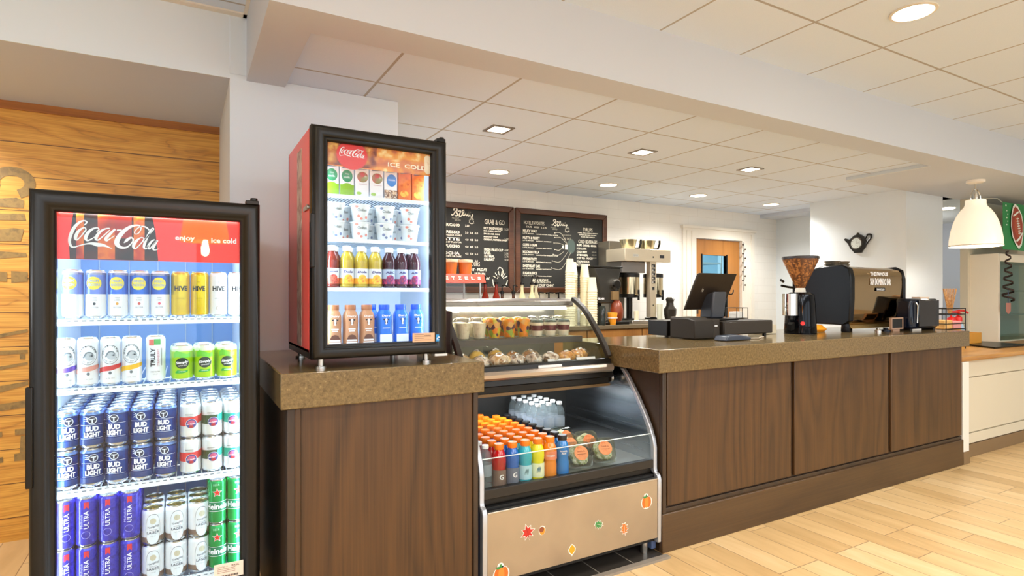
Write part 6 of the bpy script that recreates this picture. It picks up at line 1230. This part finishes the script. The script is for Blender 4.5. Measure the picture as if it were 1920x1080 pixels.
MB(O).tube(catmull([(5.90, 2.40, 2.10), (5.905, 2.40, 2.15), (5.95, 2.40, 2.19), (5.99, 2.40, 2.20), (6.03, 2.40, 2.19), (6.075, 2.40, 2.15), (6.08, 2.40, 2.10)], 4), .004, CHROME, 6).build('bail', r)
MB(O).lathe([(0, 2.248), (.05, 2.25), (.068, 2.258), (.068, 2.277), (0, 2.277)], mat('canopy_white', '#f4efe6', .3), (5.99, 2.40, 0), n=32).build('ceiling_rose', r)
MB(O).ell((5.99, 2.40, 1.90), (.035, .035, .05), mat('bulb_lit', '#ffffff', .3, emit='#ffe9c4', es=12)).build('bulb', r)
lamp('pendant_bulb', 'POINT', (5.99, 2.40, 1.80), 6, WARM, .05)

# ================================================================ far right: wall cabinet, banner, rack, pumps
O = (7.6, 2.78, .806); r = thing('display_cabinet', 'pale green glass display cabinet under the football banner', 'cabinet', O)
FRC = mat('cabinet_cream', '#ece2cc', .4)
MB(O).box(7.12, 7.165, 2.66, 2.92, .806, 1.70, FRC).build('frame_post', r, bevel=.003); MB(O).box(7.165, 8.3, 2.66, 2.92, 1.62, 1.70, FRC).build('top_rail', r, bevel=.003); MB(O).box(7.165, 8.3, 2.91, 2.92, .806, 1.62, mat('cabinet_back', '#b9c6c0', .4)).build('back_panel', r)
MB(O).box(7.165, 8.3, 2.665, 2.67, .81, 1.62, thin_glass('cabinet_glass', '#cfe0da', .12)).build('glass_door', r)
for z in (1.07, 1.32): MB(O).box(7.165, 8.3, 2.68, 2.90, z, z+.008, mat('shelf_green', '#7fa89c', .2)).build('shelf', r)
MB(O).box(7.165, 8.3, 2.665, 2.92, .806, .82, FRC).build('bottom_rail', r)
O = (7.62, 2.60, 1.7); r = thing('football_banner', 'green hanging banner with a big brown football', 'banner', O)
pn = MB(O).strip([(7.06+.1*k, 2.60+.006*math.sin(k*1.3)) for k in range(13)], 'z', 1.735, 2.205, .003, mat('banner_green', '#2c8a4c', .55)).build('cloth', r)
f = Flat(); cx, cz = 7.36, 1.975
WB_ = mat('banner_white', '#eef2e8', .55)
def fb(s, t_=.25): 
    P = [(0, 1.15), (.3, .95), (.62, .5), (.7, 0), (.55, -.55), (.25, -1.0), (-.1, -1.12), (-.4, -.85), (-.66, -.4), (-.7, .15), (-.55, .65), (-.25, 1.05)]
    c, sn = math.cos(t_), math.sin(t_); return [(cx+(a*c-b*sn)*s, cz+(a*sn+b*c)*s) for a, b in P]
f.poly(fb(.205), WB_, 1); f.poly(fb(.180), mat('ball_brown', '#9c3a20', .5), 2); f.poly(fb(.105, .25), mat('ball_light', '#b04e2a', .5), 3)
for k in range(7): z = cz+.075-.024*k; f.stroke([(cx-.03+.008*k, z, .010), (cx+.03+.008*k, z+.008, .010)], WB_, 4, smooth=False)
f.stroke([(cx-.005, cz+.09, .008), (cx+.05, cz-.08, .008)], WB_, 4, smooth=False)
f.stroke([(cx-.10, cz+.10, .018), (cx-.04, cz+.125, .02), (cx+.02, cz+.15, .018)], WB_, 5); f.stroke([(cx-.03, cz-.15, .02), (cx+.04, cz-.12, .024), (cx+.11, cz-.06, .02)], WB_, 5)
for k in range(5): f.ellipse(7.12+.02*(k % 2), 2.12-.035*k, .009, .008, WB_, 1, n=10)
f.ellipse(7.10, 2.17, .012, .012, WB_, 2, n=14); f.stroke([(7.52, 2.14, .006), (8.2, 2.15, .006)], WB_, 1, smooth=False); f.poly([(7.62, 1.94), (7.66, 2.06), (7.74, 2.10), (7.80, 2.06), (7.79, 1.92), (7.72, 1.88)], WB_, 2); f.stroke([(7.55, 1.77, .006), (8.2, 1.77, .006)], WB_, 1, smooth=False)
f.build('banner_print', pn, o=(0, 2.592, 0))
tag(MB((7.5, 2.6, 2.2)).tube([(7.07, 2.61, 2.20), (7.10, 2.66, 2.25), (7.12, 2.80, 2.277)], .003, WB_, 6).build('hanging_cord'), 'pale cord holding up the left corner of the football banner', 'cord')
# spiral streamers
def spiral(name, label, x, y, z0, z1, r_, turns, m, tail=None):
    P = []; n = int(turns*14)
    for k in range(n+1):
        t_ = k/n; a = 2*PI*turns*t_; R_ = r_*(.35+.65*t_); P.append((x+R_*math.cos(a), y+R_*math.sin(a), z1+(z0-z1)*t_))
    r = thing(name, label, 'streamer', (x, y, z1)); b = MB((x, y, z1)); vs = []; fs = []
    for i, p in enumerate(P):
        w_ = .010; vs += [(p[0], p[1], p[2]+w_), (p[0], p[1], p[2]-w_)]
        if i: fs.append((2*i-2, 2*i-1, 2*i+1, 2*i))
    b.add(vs, fs, m); o = b.build('ribbon', r); sd = o.modifiers.new('thickness', 'SOLIDIFY'); sd.thickness = .0012
    if tail:
        q = MB((x, y, z1)); q.prism([(x-.05, z0-.02), (x+.05, z0-.02), (x+.05, z0-.10), (x, z0-.13), (x-.05, z0-.10)], 'y', y-.004, y, mat('streamer_rust', '#b87868', .5)); q.box(x-.006, x+.006, y-.003, y, z0-.02, z0+.11, mat('streamer_blue', '#4a5a80', .5)).build('pendant_card', r)
STK = mat('streamer_foil', '#3c2c26', .2, .6); STP = mat('streamer_shadow', '#c9c4b4', .4, .3)
spiral('spiral_streamer', 'dark foil spiral streamer hanging in front of the glass cabinet', 7.13, 2.585, 1.22, 1.72, .055, 6.0, STK, True)
# fairy light string on the kitchen door frame
O = (6.0, 4.80, 1.5); r = thing('leaf_garland', 'thin dark leaf garland hanging down the right side of the kitchen door', 'garland', O); m = MB(O)
m.tube([(5.995+.006*math.sin(k), 4.805, 1.93-.06*k) for k in range(11)], .003, STK, 6).build('cord', r)
for k in range(10):
    z = 1.90-.055*k; s_ = 1 if k % 2 else -1; MB(O).ell((5.995+s_*.022, 4.80, z), (.016, .005, .011), mat('garland_leaf', '#3a2818', .4), 10, 6).build('leaf', r)
# black tray, box, rack, pump bottles
O = (6.5, 2.6, .806); tag(MB(O).prism([(6.20, 2.34), (6.86, 2.33), (6.95, 2.80), (6.50, 2.82)], 'z', .8065, .820, BLACK).build('serving_mat', bevel=.003), 'flat black mat on the honey-coloured counter', 'mat')
O = (6.35, 2.62, .806); r = thing('wooden_box', 'amber wooden box behind the end of the bar counter', 'box', (6.49, 2.70, .806)); O = (6.49, 2.70, .806)
AMB = mat('amber_wood', '#d8942c', .4); b = MB(O); 
MB(O).box(6.32, 6.66, 2.62, 2.635, .822, .92, AMB).build('front_board', r); MB(O).box(6.32, 6.66, 2.765, 2.78, .822, .92, AMB).build('rear_board', r); MB(O).box(6.32, 6.335, 2.635, 2.765, .822, .92, AMB).build('end_board', r); MB(O).box(6.645, 6.66, 2.635, 2.765, .822, .92, AMB).build('end_board', r); MB(O).box(6.32, 6.66, 2.62, 2.78, .8205, .823, AMB).build('bottom_board', r)
O = (5.83, 2.58, .806); r = thing('wire_rack', 'black three-tier wire rack behind the microwave', 'rack', O); WR = mat('wire_black', '#16140f', .4)
m = MB(O)
for z in (.86, .98, 1.11):
    for zz in (z, z+.05): m.tube([(5.66, 2.48, zz), (6.00, 2.48, zz), (6.00, 2.66, zz), (5.66, 2.66, zz)], .004, WR, 6, closed=True)
    for k in range(8): m.cyl((5.66+.0486*k, 2.48, z), (5.66+.0486*k, 2.66, z), .002, WR, n=6)
m.build('basket_wire', r)
for x in (5.66, 6.00):
    for y in (2.48, 2.66): MB(O).cyl((x, y, .807), (x, y, 1.165), .004, WR, n=8).build('post', r)
RKM = [noisy('stir_bundle', ['#d8a86a', '#b8844a', '#e8c890'], 60, .5), mat('napkin_tan', '#e8b86c', .5), mat('napkin_rose', '#e8a0a0', .5), mat('sachet_lemon', '#e8d468', .5)]
b = MB((5.93, 2.57, 1.2)); 
for k in range(26): a = k*2.4; b.cyl((5.93+.012*math.cos(a), 2.57+.012*math.sin(a), 1.115), (5.93+.05*math.cos(a), 2.57+.05*math.sin(a), 1.335), .0022, RKM[0], n=5)
o = b.build('stir_sticks'); tag(o, 'fan of wooden stir sticks on the top tier of the wire rack', 'stir sticks'); o['kind'] = 'stuff'
for nm_, x0, x1, z0, z1, m_, lb in (('napkin_stack', 5.68, 5.82, .985, 1.06, RKM[1], 'tan napkins on the middle tier of the wire rack'), ('napkin_stack', 5.84, 5.98, .985, 1.05, RKM[2], 'pink napkins on the middle tier of the wire rack'), ('sachet_pile', 5.80, 5.95, .865, .93, RKM[3], 'yellow sachets on the bottom tier of the wire rack')):
    tag(MB(((x0+x1)/2, 2.57, z0)).box(x0, x1, 2.50, 2.64, z0, z1, m_).build(nm_, bevel=.006), lb, 'napkins' if 'nap' in nm_ else 'sachets')
def pumpb(x, y, body, cap, label, h, hd):
    O = (x, y, .806); r = thing('pump_bottle', label, 'bottle', O); MB(O).lathe([(0, .8065), (.05, .8065), (.055, .82), (.055, .806+h*.6), (.042, .806+h*.86), (.025, .806+h), (0, .806+h)], body, (x, y, 0), n=24).build('bottle', r)
    MB(O).lathe([(.03, .806+h), (.036, .81+h), (.034, .85+h), (.015, .865+h), (.008, .87+h), (.008, .91+h), (0, .91+h)], cap, (x, y, 0), n=20).build('collar', r)
    if hd: MB(O).tube([(x-.05, y, .905+h), (x, y, .915+h), (x+.08, y-.02, .912+h), (x+.13, y-.03, .89+h)], .010, cap, 8).build('nozzle', r)
REDC = mat('pump_red', '#d8201c', .3)
pumpb(6.26, 2.66, mat('mustard_yellow', '#f0b018', .35), mat('mustard_yellow', '#f0b018', .35), 'round yellow bottle left of the amber wooden box', .13, False)
pumpb(6.72, 2.84, mat('bottle_pale_blue', '#a8c8e0', .3), REDC, 'pale blue bottle with a red pump, right of the yellow one', .21, True)
pumpb(6.58, 2.84, mat('bottle_rose', '#e8a8a0', .3), REDC, 'pink bottle with a red pump, between rack and pale blue bottle', .20, True)
# ---------------------------------------------------------------- done: labels that repeat must carry one group
for k, v in LAB.items():
    if len(v) > 1 and not all(bpy.data.objects[n].get('group') for n in v): print('REPEATED LABEL', k, v)
